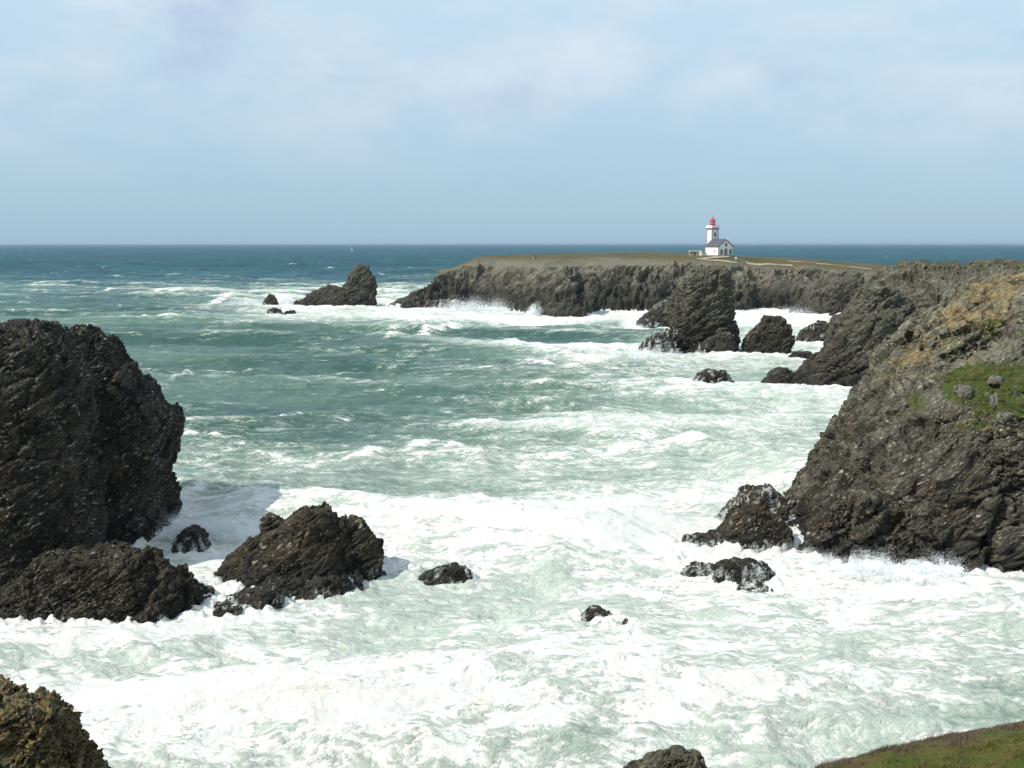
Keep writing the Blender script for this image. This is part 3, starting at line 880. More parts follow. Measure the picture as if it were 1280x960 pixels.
# ------------------------------------------------------------------ lighthouse with keeper's house
LX, LY = P(897, 319, 518)[0], 514.0
lh = bpy.data.objects.new('lighthouse', None); C.objects.link(lh)
lh.location = (LX - 0.3, LY, PAD - 0.1); lh.rotation_euler = (0, 0, math.radians(31))
tag(lh, 'white lighthouse with red lantern and slate roofed house on the island', 'lighthouse')
# local frame: gable end faces -y, house runs back along +y. x from 0 to W
W, L, HE, HR = 9.0, 9.6, 4.4, 7.6
house = MB()
house.prism([(0, -0.5), (W, -0.5), (W, HE), (W / 2, HR), (0, HE)], 'y', 0, L).build('wall', M_WHITE, lh)
# roof: two slopes with slate courses as geometry
for side in (0, 1):
    sl = math.atan2(HR - HE, W / 2)
    rl = math.hypot(W / 2, HR - HE) + 0.35
    r = MB()
    for k in range(7):
        a0, a1 = k * rl / 7, (k + 1) * rl / 7 + 0.05
        def pt(a, up):
            x = W / 2 - a * math.cos(sl) - up * math.sin(sl); z = HR - a * math.sin(sl) + up * math.cos(sl)
            return (x if side == 0 else W - x, z)
        r.prism([pt(a0, 0.06), pt(a1, 0.06), pt(a1, 0.22), pt(a0, 0.14)], 'y', -0.18, L + 0.18)
    r.build('roof', M_SLATE, lh)
MB().box(W / 2 - .14, W / 2 + .14, -0.2, L + 0.2, HR + 0.12, HR + 0.3).build('ridge', M_SLATE, lh)
# corner stones and gable trim
for x0 in (-0.03, W - 0.42):
    MB().box(x0, x0 + 0.45, -0.04, 0.42, -0.3, HE - 0.05).build('corner_stone', M_STONE, lh)
MB().box(-0.035, 0.4, L - 0.42, L + 0.03, -0.3, HE - 0.05).build('corner_stone', M_STONE, lh)
MB().box(-0.06, W + 0.06, -0.07, 0.0, -0.4, 0.35).build('plinth', M_STONE, lh)
MB().box(-0.07, 0.0, 0.0, L, -0.4, 0.35).build('plinth', M_STONE, lh)
for side in (0, 1):
    sl = math.atan2(HR - HE, W / 2)
    pts = [(W / 2, HR - 0.02), (-0.1, HE - 0.1), (-0.1, HE - 0.42), (W / 2, HR - 0.42)]
    if side: pts = [(W - p, z) for p, z in pts]
    MB().prism(pts, 'y', -0.05, -0.005).build('gable_trim', M_STONE, lh)
def arched(name, cx, z0, wd, hg, mat):
    f = MB().prism(arch(cx, z0 - 0.1, wd + 0.5, hg + 0.35), 'y', -0.09, -0.012).build(name + '_surround' if name == 'door' else 'window', M_STONE, lh)
    g = MB().prism(arch(cx, z0, wd, hg), 'y', -0.13, -0.095).build('door' if name == 'door' else 'pane', mat, lh if name == 'door' else f)
    if name != 'door':
        MB().box(cx - .04, cx + .04, -0.16, -0.132, z0, z0 + hg - 0.1).build('glazing_bar', M_WHITE, f)
    else:
        MB().box(cx - .03, cx + .03, -0.16, -0.132, z0, z0 + hg - 0.1).build('door_edge', M_STONE, lh)
arched('door', W / 2 - .1, 0.05, 1.5, 3.3, M_DOOR)
arched('window', 1.75, 0.8, 1.0, 2.2, M_DGLASS)
arched('window', W - 1.75, 0.8, 1.0, 2.2, M_DGLASS)
f = MB().box(W / 2 - .62, W / 2 + .62, -0.09, -0.012, 4.35, 6.0).build('window', M_STONE, lh)
MB().box(W / 2 - .38, W / 2 + .38, -0.13, -0.095, 4.5, 5.85).build('pane', M_DGLASS, f)
# side wall: a blank render with small recessed panel
f = MB().box(-0.06, -0.01, 2.4, 3.4, 1.6, 2.9).build('window', M_STONE, lh)
MB().box(-0.09, -0.065, 2.6, 3.2, 1.75, 2.75).build('pane', M_CREAM, f)
ch = MB().box(W - 1.75, W - 1.05, 1.5, 2.2, HE, HR + 0.7).build('chimney', M_WHITE, lh)
MB().box(W - 1.83, W - 0.97, 1.42, 2.28, HR + 0.7, HR + 0.85).build('chimney_cap', M_STONE, ch)
# tower
TW = 3.7
tx, ty = 4.3, L + 0.15
cx, cy = tx + TW / 2, ty + TW / 2
tw = MB().prism([(tx, ty), (tx + TW, ty), (tx + TW, ty + TW), (tx, ty + TW)], 'z', -0.5, 12.8).build('tower', M_WHITE, lh)
for (ax, ay) in ((tx, ty), (tx + TW, ty), (tx, ty + TW), (tx + TW, ty + TW)):
    MB().box(ax - .2, ax + .2, ay - .2, ay + .2, -0.4, 12.6).build('corner_stone', M_STONE, tw)
for (wx0, wx1, wy0, wy1, z0) in ((cx - .38, cx + .38, ty - .07, ty - .01, 9.2),):
    f = MB().box(wx0 - .2, wx1 + .2, wy0, wy1, z0 - .2, z0 + 1.8).build('window', M_STONE, tw)
    MB().box(wx0, wx1, wy0 - .04, wy0 - .005, z0, z0 + 1.6).build('pane', M_DGLASS, f)
g = MB()
g.prism([(cx - TW / 2 - .25, cy - TW / 2 - .25), (cx + TW / 2 + .25, cy - TW / 2 - .25), (cx + TW / 2 + .25, cy + TW / 2 + .25), (cx - TW / 2 - .25, cy + TW / 2 + .25)], 'z', 12.3, 12.75)
g.prism([(cx - TW / 2 - .5, cy - TW / 2 - .5), (cx + TW / 2 + .5, cy - TW / 2 - .5), (cx + TW / 2 + .5, cy + TW / 2 + .5), (cx - TW / 2 - .5, cy + TW / 2 + .5)], 'z', 12.8, 13.15)
g.build('cornice', M_STONE, lh)
pr = MB()
for (x0, x1, y0, y1) in ((-1, 1, -1, -.86), (-1, 1, .86, 1), (-1, -.86, -.86, .86), (.86, 1, -.86, .86)):
    k = TW / 2 + .4
    pr.box(cx + x0 * k, cx + x1 * k, cy + y0 * k, cy + y1 * k, 13.16, 14.25)
pr.build('parapet', M_WHITE, lh)
MB().lathe([(1.25, 13.2), (1.25, 14.9), (1.4, 14.9), (1.4, 15.1)], 16, cx, cy).build('lantern_base', M_RED, lh)
gl = MB().lathe([(1.05, 15.1), (1.05, 16.3)], 12, cx, cy).build('lantern_glass', M_LGLASS, lh)
for k in range(8):
    a = 2 * math.pi * k / 8
    MB().lathe([(0.06, 15.08), (0.06, 16.32)], 6, cx + 1.12 * math.cos(a), cy + 1.12 * math.sin(a)).build('glazing_bar', M_RED, gl)
dm = MB().lathe([(1.5, 16.3), (1.5, 16.5), (1.15, 17.0), (0.55, 17.5), (0.22, 17.7)], 16, cx, cy).build('lantern_roof', M_RED, lh)
MB().lathe([(0.28, 17.7), (0.34, 17.95), (0.22, 18.2), (0.05, 18.3), (0.04, 19.6)], 10, cx, cy).build('finial', M_RED, dm)

# yard wall and gate pier left of the house
px0, _, _ = P(862.5, 318, 520)
px1, _, _ = P(873.5, 318, 520)
sh = bpy.data.objects.new('shed', None); C.objects.link(sh)
sh.location = ((px0 + px1) / 2, 520, PAD - 0.2); tag(sh, 'low stone shed with flat pale roof left of the lighthouse', 'shed')
hw = (px1 - px0) / 2 * 1.06
MB().box(-hw, hw, 0, 2.6, -0.4, 2.1).build('wall', M_BRICK, sh)
MB().box(-hw - .25, hw + .25, -.3, 2.9, 2.12, 2.45).build('roof', M_CREAM, sh)
MB().box(-hw * .1, hw * .25, -0.06, -0.01, 0.1, 1.8).build('door', M_DGLASS, sh)
f = MB().box(-hw * .75, -hw * .45, -0.06, -0.01, 0.8, 1.6).build('window', M_DGLASS, sh)
pp = P(875.8, 318, 518)
pier = MB().box(-.55, .55, -.5, .5, -0.4, 2.35).build('gate_pier', M_WHITE, None, (pp[0], 518, PAD))
MB().box(-.7, .7, -.65, .65, 2.352, 2.6).build('cap', M_STONE, pier)
tag(pier, 'white gate pier between the low shed and the lighthouse house', 'gate pier')
p2 = P(920, 319, 511)
bol = MB().box(-.35, .35, -.35, .35, -0.4, 0.75).build('marker_stone', M_WHITE, None, (p2[0], 511, island_z(p2[0], 511)))
MB().box(-.25, .25, -.25, .25, 0.752, 0.9).build('cap', M_WHITE, bol)
tag(bol, 'small white marker stone right of the lighthouse house', 'marker stone')
# yard wall in front of the shed
p3, p4 = P(877.5, 318, 517), P(883.5, 318, 516)
yw = MB().box(p3[0], p4[0], 516.4, 516.8, PAD - .4, PAD + 1.3).build('yard_wall', M_STONE); tag(yw, 'short grey yard wall joining the gate pier to the house', 'wall')


# ------------------------------------------------------------------ people far off on the island
def person(px, Y, cloth, label, h=1.75, stride=0.25, face=0.0):
    x = P(px, 320, Y)[0]
    z = island_z(x, Y) + 0.05
    k = h / 1.75
    V = [(0, 0, .95), (0, 0, 1.15), (0, .01, 1.38), (0, .02, 1.50), (0, .03, 1.66),
         (-.10, 0, .90), (-.11, -stride, .50), (-.11, -stride * 1.1, .08), (-.11, -stride * 1.1 - .16, .04),
         (.10, 0, .90), (.11, stride * .6, .50), (.11, stride * 1.2, .10), (.11, stride * 1.2 - .14, .04),
         (-.19, .0, 1.38), (-.24, .06, 1.12), (-.23, -.06, .88), (.19, .0, 1.38), (.24, -.06, 1.12), (.23, -.16, .90)]
    E = [(0, 1), (1, 2), (2, 3), (3, 4), (0, 5), (5, 6), (6, 7), (7, 8), (0, 9), (9, 10), (10, 11), (11, 12), (2, 13), (13, 14), (14, 15), (2, 16), (16, 17), (17, 18)]
    R = [.15, .15, .17, .07, .10, .11, .075, .05, .04, .11, .075, .05, .04, .075, .055, .035, .075, .055, .035]
    me = bpy.data.meshes.new('person'); me.from_pydata([tuple(c * k for c in v) for v in V], E, [])
    o = bpy.data.objects.new('person', me); C.objects.link(o)
    sm = o.modifiers.new('s', 'SKIN'); o.modifiers.new('d', 'SUBSURF').levels = 1
    for i, v in enumerate(me.skin_vertices[0].data):
        v.radius = (R[i] * k, R[i] * k); v.use_root = (i == 0)
    dg = bpy.context.evaluated_depsgraph_get()
    nm = bpy.data.meshes.new_from_object(o.evaluated_get(dg)); bpy.data.objects.remove(o)
    nm.materials.clear(); nm.materials.append(cloth)
    o = link('person', nm, loc=(x, Y, z)); o.rotation_euler = (0, 0, face)
    hd = MB().lathe([(0.05, 1.52), (.085, 1.58), (.10, 1.66), (.09, 1.74), (.04, 1.79)], 10); hd.v = [tuple(c * k for c in v) for v in hd.v]
    hd.build('head', M_SKIN, o)
    tag(o, label, 'person')


person(669.5, 520, M_CLOTH_D, 'person in dark clothes walking on the skyline of the island', face=0.9)
person(666.5, 521, M_CLOTH_L, 'person in pale clothes walking on the skyline of the island', 1.65, face=0.7)
person(1049.5, 470, M_CLOTH_D, 'person in dark clothes on the heath right of the lighthouse', face=-1.0)

# far sailing boat on the horizon
bx, by, _ = P(439.5, 303, 4200)
bt = bpy.data.objects.new('sailing_boat', None); C.objects.link(bt); bt.location = (bx, 4200, 0)
tag(bt, 'tiny sailing boat on the horizon left of the island', 'boat')
MB().prism([(-4.5, 0.2), (-5.2, 1.5), (5.6, 1.7), (4.2, 0.2), (3.0, -.4), (-3.6, -.4)], 'y', -1.2, 1.2).build('hull', M_HULL, bt)
MB().lathe([(0.14, 1.2), (0.08, 14.5)], 8, 0.4).build('mast', M_HULL, bt)
MB().prism([(0.6, 2.4), (-4.4, 2.4), (0.6, 14.0)], 'y', -0.05, 0.05).build('sail', M_SAIL, bt)
MB().prism([(0.8, 2.2), (5.2, 1.9), (0.8, 12.0)], 'y', -0.05, 0.05).build('sail', M_SAIL, bt)

# ------------------------------------------------------------------ foreground headland under the camera
def ground_z(x, y):
    """grassy slope falling away from the camera; the lip at the right shows in the corner of the view"""
    base = 28.3 - 0.62 * y
    sea = 14.0 - 1.35 * (y - 23)
    b = np.minimum(base, sea)
    # shoulder on the right
    lipz = np.interp(x, [2, 4, 5.5, 7.6, 9.8, 12, 16], [16.2, 18.5, 19.46, 19.90, 20.33, 20.75, 21.6])
    f = np.where(y < 21, lipz + (21 - y) * 0.18 + 0.0, lipz - (y - 21) * 0.55 - np.clip(y - 22, 0, 99) ** 1.5 * 0.9)
    k = 1 / (1 + np.exp(-(x - 4.2) * 1.6))
    f2 = f * k + b * (1 - k)
    return np.maximum(f2, -4.0)


gx = np.arange(-70, 90, 0.35, dtype=np.float32); gy = np.concatenate([np.arange(-25, 10, .8), np.arange(10, 46, 0.3)]).astype(np.float32)
gxx = np.concatenate([np.arange(-70, 4, 1.2), np.arange(4, 13, 0.1), np.arange(13, 90, 1.2)]).astype(np.float32)
gyy = np.concatenate([np.arange(-25, 14, .8), np.arange(14, 25, 0.12), np.arange(25, 50, .6)]).astype(np.float32)
X, Y_ = np.meshgrid(gxx, gyy)
p3 = np.stack([X.ravel(), Y_.ravel(), X.ravel() * 0], 1).astype(np.float32)
z = ground_z(p3[:, 0], p3[:, 1]) + fbm(p3 / 1.5, 4, 70) * 0.16 + fbm(p3 / 0.35, 3, 71) * 0.06
gz = z
co = np.stack([p3[:, 0], p3[:, 1], z], 1)
ii = np.arange(len(gxx) * len(gyy)).reshape(len(gyy), len(gxx))
q = np.stack([ii[:-1, :-1].ravel(), ii[:-1, 1:].ravel(), ii[1:, 1:].ravel(), ii[1:, :-1].ravel()], 1)
mg = bpy.data.materials.new('turf'); mg.use_nodes = True
t = NT(mg.node_tree); pos = t.n('ShaderNodeNewGeometry').outputs['Position']
c = t.mix(t.ramp(t.noise(pos, 1.1, 6, 0.65), 0.4, 0.62), (0.050, 0.070, 0.012), (0.085, 0.080, 0.020))
c = t.mix(t.ramp(t.noise(pos, 7, 5, 0.7), 0.45, 0.7), c, (0.035, 0.040, 0.012))
c = t.mix(t.ramp(t.noise(pos, 2.6, 5, 0.7), 0.58, 0.7), c, (0.12, 0.075, 0.035))
b = t.n('ShaderNodeBsdfPrincipled'); t.l(c, b.inputs['Base Color']); b.inputs['Roughness'].default_value = 1.0; b.inputs['Specular IOR Level'].default_value = 0.1
t.l(b.outputs[0], t.n('ShaderNodeOutputMaterial').inputs[0])
gr = link('ground', new_mesh('ground', co, q, (mg,), True)); tag(gr, kind='structure')

# short turf blades on the part of the slope in view
nb = 90000
bxs = RNG.uniform(5.2, 14.5, nb); bys = RNG.uniform(16.5, 22.6, nb)
pb = np.stack([bxs, bys, bxs * 0], 1).astype(np.float32)
bz = ground_z(bxs, bys) + fbm(pb / 1.5, 4, 70) * 0.16 + fbm(pb / 0.35, 3, 71) * 0.06 - 0.01
clump = 0.45 + 1.5 * np.clip(vnoise(pb / 0.35, 91) + 0.15, 0, 1)
hgt = RNG.uniform(0.03, 0.09, nb) * clump
ang = RNG.uniform(0, 2 * np.pi, nb); lean = RNG.normal(0, 0.035, (nb, 2)) + np.array([0.03, -0.01])
wdt = RNG.uniform(0.004, 0.009, nb)
base = np.stack([bxs, bys, bz], 1)
dxv = np.stack([np.cos(ang) * wdt, np.sin(ang) * wdt, bxs * 0], 1)
tip = base + np.concatenate([lean, hgt[:, None]], 1)
co = np.stack([base - dxv, base + dxv, tip], 1).reshape(-1, 3)
fa = np.arange(nb * 3).reshape(-1, 3)
mb_ = bpy.data.materials.new('grass_blades'); mb_.use_nodes = True
t = NT(mb_.node_tree); pos = t.n('ShaderNodeNewGeometry').outputs['Position']
c = t.mix(t.ramp(t.noise(pos, 1.3, 5, 0.65), 0.38, 0.62), (0.045, 0.080, 0.008), (0.10, 0.100, 0.016))
c = t.mix(t.ramp(t.noise(pos, 30, 2, 0.7), 0.5, 0.7), c, (0.19, 0.17, 0.06))
c = t.mix(t.ramp(t.noise(pos, 1.9, 6, 0.72), 0.50, 0.62), c, (0.15, 0.080, 0.040))
sx = t.n('ShaderNodeSeparateXYZ'); t.l(pos, sx.inputs[0])
rim = t.ramp(t.math('ADD', sx.outputs[1], t.math('MULTIPLY', t.noise(pos, 2.5, 5, 0.7), 1.6)), 21.0, 21.6)
c = t.mix(t.math('MULTIPLY', rim, 0.8), c, (0.115, 0.075, 0.060))
b = t.n('ShaderNodeBsdfPrincipled'); t.l(c, b.inputs['Base Color']); b.inputs['Roughness'].default_value = 0.8
t.l(b.outputs[0], t.n('ShaderNodeOutputMaterial').inputs[0])
gro = link('grass', new_mesh('grass', co, fa, (mb_,))); tag(gro, 'short green and russet turf on the slope in the bottom right corner', 'grass', kind='stuff')

print('T pre sea', time.time() - _T0)
# ------------------------------------------------------------------ sea
ys = [30.0]
while ys[-1] < 42000:
    Yv = ys[-1]
    if Yv < 640: st = min(max(Yv * Yv / 26000.0, 0.22), 3.0)
    else: st = 3.0 * (1.02 ** (len(ys) - n640))
    if Yv < 640: n640 = len(ys)
    ys.append(Yv + min(st, 4000))
ys = np.array(ys, np.float32)
tcol = np.concatenate([-np.geomspace(6, 0.53, 26)[:-1], np.linspace(-0.52, 0.52, 570), np.geomspace(0.56, 6, 26)[1:]]).astype(np.float32)
T_, YY = np.meshgrid(tcol, ys)
XX = T_ * YY
x, y = XX.ravel().astype(np.float32), YY.ravel().astype(np.float32)
# distance to the nearest rock, on a coarse grid
wl = np.array(WATERLINE, np.float32)
kd = kdtree.KDTree(len(wl))
for i, (a, b_, r) in enumerate(wl): kd.insert((a, b_, 0), i)
kd.balance()
DX0, DY0, DS, DW, DH = -160.0, 40.0, 1.25, 368, 420
dist = np.zeros((DH, DW), np.float32); reach = np.zeros((DH, DW), np.float32)
for j in range(DH):
    for i in range(DW):
        _, idx, dd = kd.find((DX0 + i * DS, DY0 + j * DS, 0))
        dist[j, i] = dd; reach[j, i] = wl[idx, 2]


def sample(grid, x, y, out):
    fx = (x - DX0) / DS; fy = (y - DY0) / DS
    ok = (fx >= 0) & (fy >= 0) & (fx < DW - 1.001) & (fy < DH - 1.001)
    fx = np.clip(fx, 0, DW - 1.001); fy = np.clip(fy, 0, DH - 1.001)
    i, j = fx.astype(int), fy.astype(int); a, b_ = fx - i, fy - j
    v = grid[j, i] * (1 - a) * (1 - b_) + grid[j, i + 1] * a * (1 - b_) + grid[j + 1, i] * (1 - a) * b_ + grid[j + 1, i + 1] * a * b_
    return np.where(ok, v, out)


dr = sample(dist, x, y, 400.0); rc = sample(reach, x, y, 10.0)
near = np.exp(-(np.maximum(dr - 0.6, 0) / rc) ** 1.3)

# foam cover of each stretch of water: (px, py, cover) turned into places on the sea
cp = [(0, 950, .86), (250, 950, .86), (640, 950, .78), (720, 935, .5), (900, 930, .82), (1100, 930, .75), (1280, 880, .62), (1120, 850, .8), (900, 850, .86), (640, 860, .92), (300, 870, .88), (60, 850, .93),
      (300, 800, .95), (640, 790, .9), (900, 790, .93), (1200, 780, 1.0), (1280, 790, .7), (550, 760, .88), (640, 700, .93), (500, 690, .95), (750, 670, .93), (800, 620, .85), (560, 660, .85), (950, 590, .88), (250, 690, .98),
      (700, 610, .66), (550, 625, .56), (400, 620, .52), (280, 620, .6), (240, 580, .54), (420, 580, .64), (600, 585, .68), (760, 580, .62), (850, 570, .68), (1000, 560, .66), (1050, 530, .7), (950, 530, .6), (850, 530, .58),
      (700, 545, .6), (550, 545, .5), (400, 545, .38), (260, 530, .32), (1050, 500, .85), (950, 505, .75), (850, 500, .66), (700, 500, .5), (550, 500, .24), (400, 500, .16), (250, 490, .17), (100, 480, .15),
      (700, 460, .46), (800, 450, .55), (850, 460, .52), (950, 455, .72), (600, 450, .30), (450, 450, .18), (300, 440, .18), (600, 415, .28), (500, 420, .32), (400, 420, .15), (250, 410, .22), (100, 420, .14), (700, 420, .22), (780, 415, .35),
      (100, 380, .12), (200, 390, .18), (0, 340, .08), (300, 340, .10), (640, 310, .0), (1000, 420, .8), (970, 400, .9), (200, 345, .12), (480, 400, .5), (300, 385, .6), (560, 396, 1.0), (640, 401, 1.0), (720, 402, 1.0), (780, 399, 1.0), (440, 391, .9), (400, 392, .8), (560, 410, .35), (640, 414, .3), (730, 413, .3), (880, 447, 1.0), (790, 442, .95), (940, 450, .85), (990, 400, 1.0), (940, 400, 1.0)]
cp = np.array([((a - 640) / 1000.0, 1.55 * math.log(G(b_)), c) for a, b_, c in cp], np.float32)
tq = np.linspace(-1.2, 1.2, 150, dtype=np.float32); lq = np.linspace(1.5 * math.log(30), 1.55 * math.log(1300), 170, dtype=np.float32)
TQ, LQ = np.meshgrid(tq, lq)
num = np.zeros_like(TQ); den = num.copy()
for a, b_, c in cp:
    wgt = 1.0 / (((TQ - a) ** 2 + (LQ - b_) ** 2) ** 1.35 + 8e-4)
    num += wgt * c; den += wgt
CQ = num / den
fu = np.clip((x / y * FPX / 1000.0 + 1.2) / 2.4 * 149, 0, 148.999); fv = np.clip((1.55 * np.log(y) - lq[0]) / (lq[-1] - lq[0]) * 169, 0, 168.999)
iu, iv = fu.astype(int), fv.astype(int); fu -= iu; fv -= iv
cover = CQ[iv, iu] * (1 - fu) * (1 - fv) + CQ[iv, iu + 1] * fu * (1 - fv) + CQ[iv + 1, iu] * (1 - fu) * fv + CQ[iv + 1, iu + 1] * fu * fv
cover = np.where(y > 1100, 0.02, cover)
cover = np.maximum(cover, near * 1.05)

# swell and chop
p2 = np.stack([x, y, x * 0], 1).astype(np.float32)
z = np.zeros(len(x), np.float32); ox = z.copy(); oy = z.copy()
wr = np.random.default_rng(5)
wx = x + vnoise(p2 / 60, 1) * 10; wy = y + vnoise(p2 / 60, 2) * 10
for k in range(22):
    lam = 55 * 0.86 ** k + 2.0
    ang = math.radians(wr.normal(-8, 26)); ph = wr.uniform(0, 6.28)
    kx, ky = math.sin(ang), -math.cos(ang)
    kk = 2 * math.pi / lam
    amp = lam * (0.017 if lam > 13 else 0.0125)
    att = np.clip(1.6 - y / (lam * 60.0), 0.0, 1.0)
    th = kk * (kx * wx + ky * wy) + ph
    mod = 0.7 + 0.6 * vnoise(p2 / (lam * 2.3) + k * 3, 40 + k)
    z += amp * mod * att * np.cos(th)
    ox -= 0.8 * kx * amp * mod * att * np.sin(th); oy -= 0.8 * ky * amp * mod * att * np.sin(th)
swell = z.copy()
ch = fbm(p2 / np.array([6.5, 3.6, 1], np.float32), 4, 60, 0.55, True)
chop = np.clip(1.3 - y / 900, 0, 1)
z += ch * 0.50 * chop
# churned surface where there is foam
churn = np.clip((cover - 0.45) * 2, 0, 1)
lump = fbm(p2 / np.array([2.6, 1.9, 1], np.float32), 5, 80, 0.55)
lump2 = fbm(p2 / np.array([9, 5, 1], np.float32), 3, 83, 0.5, True)
z += churn * (lump * 0.55 + lump2 * 0.5)
small = np.clip((4.5 - rc) / 1.0, 0, 1)
calm = np.clip(0.22 + (dr - 1) / 9, 0.22, 1)
z = z * np.where(y < 150, calm, np.clip(0.5 + dr / 20, 0.5, 1)) - 0.5 * np.exp(-dr / 5) * (y < 150)
# surf piled up against the rocks
surf = near * np.clip(rc / 6, 0.5, 1.6)
z += (y < 150) * np.exp(-(dr / 1.3) ** 2) * np.clip(fbm(p2 / 0.9, 3, 95, 0.6) * 1.3 + 0.35, 0, 1.2) * 0.7
z += surf * (y > 150) * (0.25 + 0.75 * np.clip(fbm(p2 / 3.2, 4, 90, 0.6) + 0.25, 0, 2))

# breaking wave crests: (list of crest points px,py), height, face width in metres
breakers = [([(205, 489), (228, 478), (255, 470), (292, 463)], 1.3, 3.0), ([(470, 430), (505, 424), (535, 415), (560, 414), (590, 408)], 2.0, 5.0), ([(645, 438), (660, 434), (672, 438)], 1.6, 3.5),
            ([(215, 632), (255, 615), (300, 622), (340, 633)], 0.9, 2.4), ([(690, 441), (730, 447), (790, 446)], 1.0, 4.0), ([(765, 525), (785, 522)], 1.2, 2.5),
            ([(255, 388), (290, 372), (345, 372), (362, 384)], 2.2, 7.0), ([(580, 393), (620, 403), (680, 405), (760, 402), (830, 405)], 1.8, 6.0), ([(630, 455), (670, 449), (720, 462)], 1.0, 4.0),
            ([(445, 393), (500, 394), (560, 400)], 1.2, 5.0), ([(800, 499), (850, 490), (920, 492)], 1.0, 3.0), ([(430, 566), (490, 560), (560, 552), (600, 565)], .9, 2.5), ([(740, 565), (850, 557), (960, 560)], .35, 3), ([(560, 640), (640, 632), (720, 636), (800, 612)], .7, 3.0),
            ([(52, 355), (70, 352.5), (84, 354)], 1.6, 9.0), ([(128, 339.5), (144, 338.5)], 1.6, 12.0), ([(176, 400), (200, 396), (214, 400)], 1.6, 4.0), ([(146, 386), (165, 383)], 1.5, 4.0), ([(86, 344), (160, 347), (250, 344), (330, 349)], 0.8, 9.0),
            ([(402, 337), (416, 336)], 1.6, 9.0), ([(164, 371), (176, 371)], 1.4, 5.0), ([(90, 398), (106, 397)], 1.3, 4.0), ([(470, 462), (500, 466)], .8, 2.0), ([(120, 365), (150, 362)], .9, 5.0),
            ([(500, 500), (560, 496), (610, 502)], .7, 3.0), ([(600, 480), (650, 474), (700, 478)], .8, 3.0), ([(215, 548), (240, 545), (275, 550)], .6, 2.0), ([(330, 530), (380, 527)], .5, 2.0)]
crest = np.zeros(len(x), np.float32)
for pts, hg, wd in breakers:
    pw = [np.array([P(a, b_, G(b_))[0], G(b_)]) for a, b_ in pts]
    mn = np.min(pw, 0) - 30; mx = np.max(pw, 0) + 30
    sel = np.where((x > mn[0]) & (x < mx[0]) & (y > mn[1]) & (y < mx[1]))[0]
    if len(sel) == 0: continue
    xs_, ys_ = x[sel], y[sel] + vnoise(p2[sel] / 5, 7) * 1.5
    best = np.full(len(sel), 9e9); side = np.zeros(len(sel)); tt = np.zeros(len(sel))
    for i, (a, b_) in enumerate(zip(pw[:-1], pw[1:])):
        e = b_ - a; t_ = np.clip(((xs_ - a[0]) * e[0] + (ys_ - a[1]) * e[1]) / (e @ e), 0, 1)
        ddx, ddy = xs_ - a[0] - t_ * e[0], ys_ - a[1] - t_ * e[1]
        d = np.hypot(ddx, ddy); m = d < best
        best[m] = d[m]; side[m] = ddy[m]; tt[m] = ((i + t_) / (len(pw) - 1))[m]
    endf = np.clip(np.sin(np.clip(tt, 0, 1) * math.pi) * 2.2 + 0.15, 0, 1)
    wv = np.where(side < 0, wd * 0.55, wd * 1.6)
    prof = np.exp(-(best / wv) ** 2) * endf
    nz_ = np.clip(0.75 + 0.9 * fbm(p2[sel] / (wd * 1.4), 3, 17), 0.1, 1.5)
    z[sel] += (0.75 * hg * nz_ + 0.55 * fbm(p2[sel] / 1.3, 3, 18, 0.6)) * prof
    # foam tops the crest and spills down the near side
    fo = np.exp(-(best / np.where(side < 0, wd * 0.75, wd * 0.35)) ** 2) * endf
    crest[sel] = np.maximum(crest[sel], fo * np.clip(nz_, 0, 1.1))

cr2 = np.clip((swell + ch * 0.3 - 1.0) * 1.2, 0, 1)
z_raw = z
co = np.stack([x + ox, y + oy, z], 1).astype(np.float32)
nr, nc = len(ys), len(tcol)
ii = np.arange(nr * nc).reshape(nr, nc)
q = np.stack([ii[:-1, :-1].ravel(), ii[:-1, 1:].ravel(), ii[1:, 1:].ravel(), ii[1:, :-1].ravel()], 1)
print('sea quads', len(q), time.time() - _T0)

ms = bpy.data.materials.new('sea_water'); ms.use_nodes = True
t = NT(ms.node_tree)
geo = t.n('ShaderNodeNewGeometry'); pos = geo.outputs['Position']
sp = t.n('ShaderNodeSeparateXYZ'); t.l(pos, sp.inputs[0])
flat = t.n('ShaderNodeCombineXYZ'); t.l(sp.outputs[0], flat.inputs[0]); t.l(sp.outputs[1], flat.inputs[1])
fp = flat.outputs[0]
cov = t.attr('cover'); crs = t.attr('crest')
# swirl the coordinates so foam trails curl
wn = t.n('ShaderNodeTexNoise', noise_dimensions='3D'); t.l(fp, wn.inputs['Vector']); wn.inputs['Scale'].default_value = 0.16; wn.inputs['Detail'].default_value = 3
wv = t.vmath('SUBTRACT', wn.outputs['Color'], (0.5, 0.5, 0.5))
wsc = t.n('ShaderNodeVectorMath', operation='SCALE'); t.l(wv, wsc.inputs[0]); wsc.inputs['Scale'].default_value = 2.6
sw = t.vmath('ADD', fp, wsc.outputs[0])
lace2 = t.noise(t.mapping(sw, (0.45, 1.0, 1), loc=(7, 3, 0)), 0.42, 9, 0.68, 0.25)
lace3 = t.noise(t.mapping(sw, (0.55, 1.0, 1)), 2.1, 7, 0.72, 0.2)
patch = t.noise(t.mapping(fp, (0.4, 1.0, 1)), 0.06, 4, 0.55, 0.4)
lace = t.noise(t.mapping(sw, (0.5, 1.0, 1)), 0.55, 7, 0.6, 0.5)
vein = t.ramp(t.math('ABSOLUTE', t.math('SUBTRACT', lace, 0.5)), 0.07, 0.0)
nmix = t.math('ADD', t.math('MULTIPLY', lace2, 0.55), t.math('ADD', t.math('MULTIPLY', lace3, 0.40), t.math('MULTIPLY', patch, 0.35)))   # centred near .65
nmix = t.math('ADD', t.math('MULTIPLY', t.math('SUBTRACT', nmix, 0.65), 1.55), 0.65)
fn = t.math('ADD', nmix, t.math('MULTIPLY', vein, 0.05))
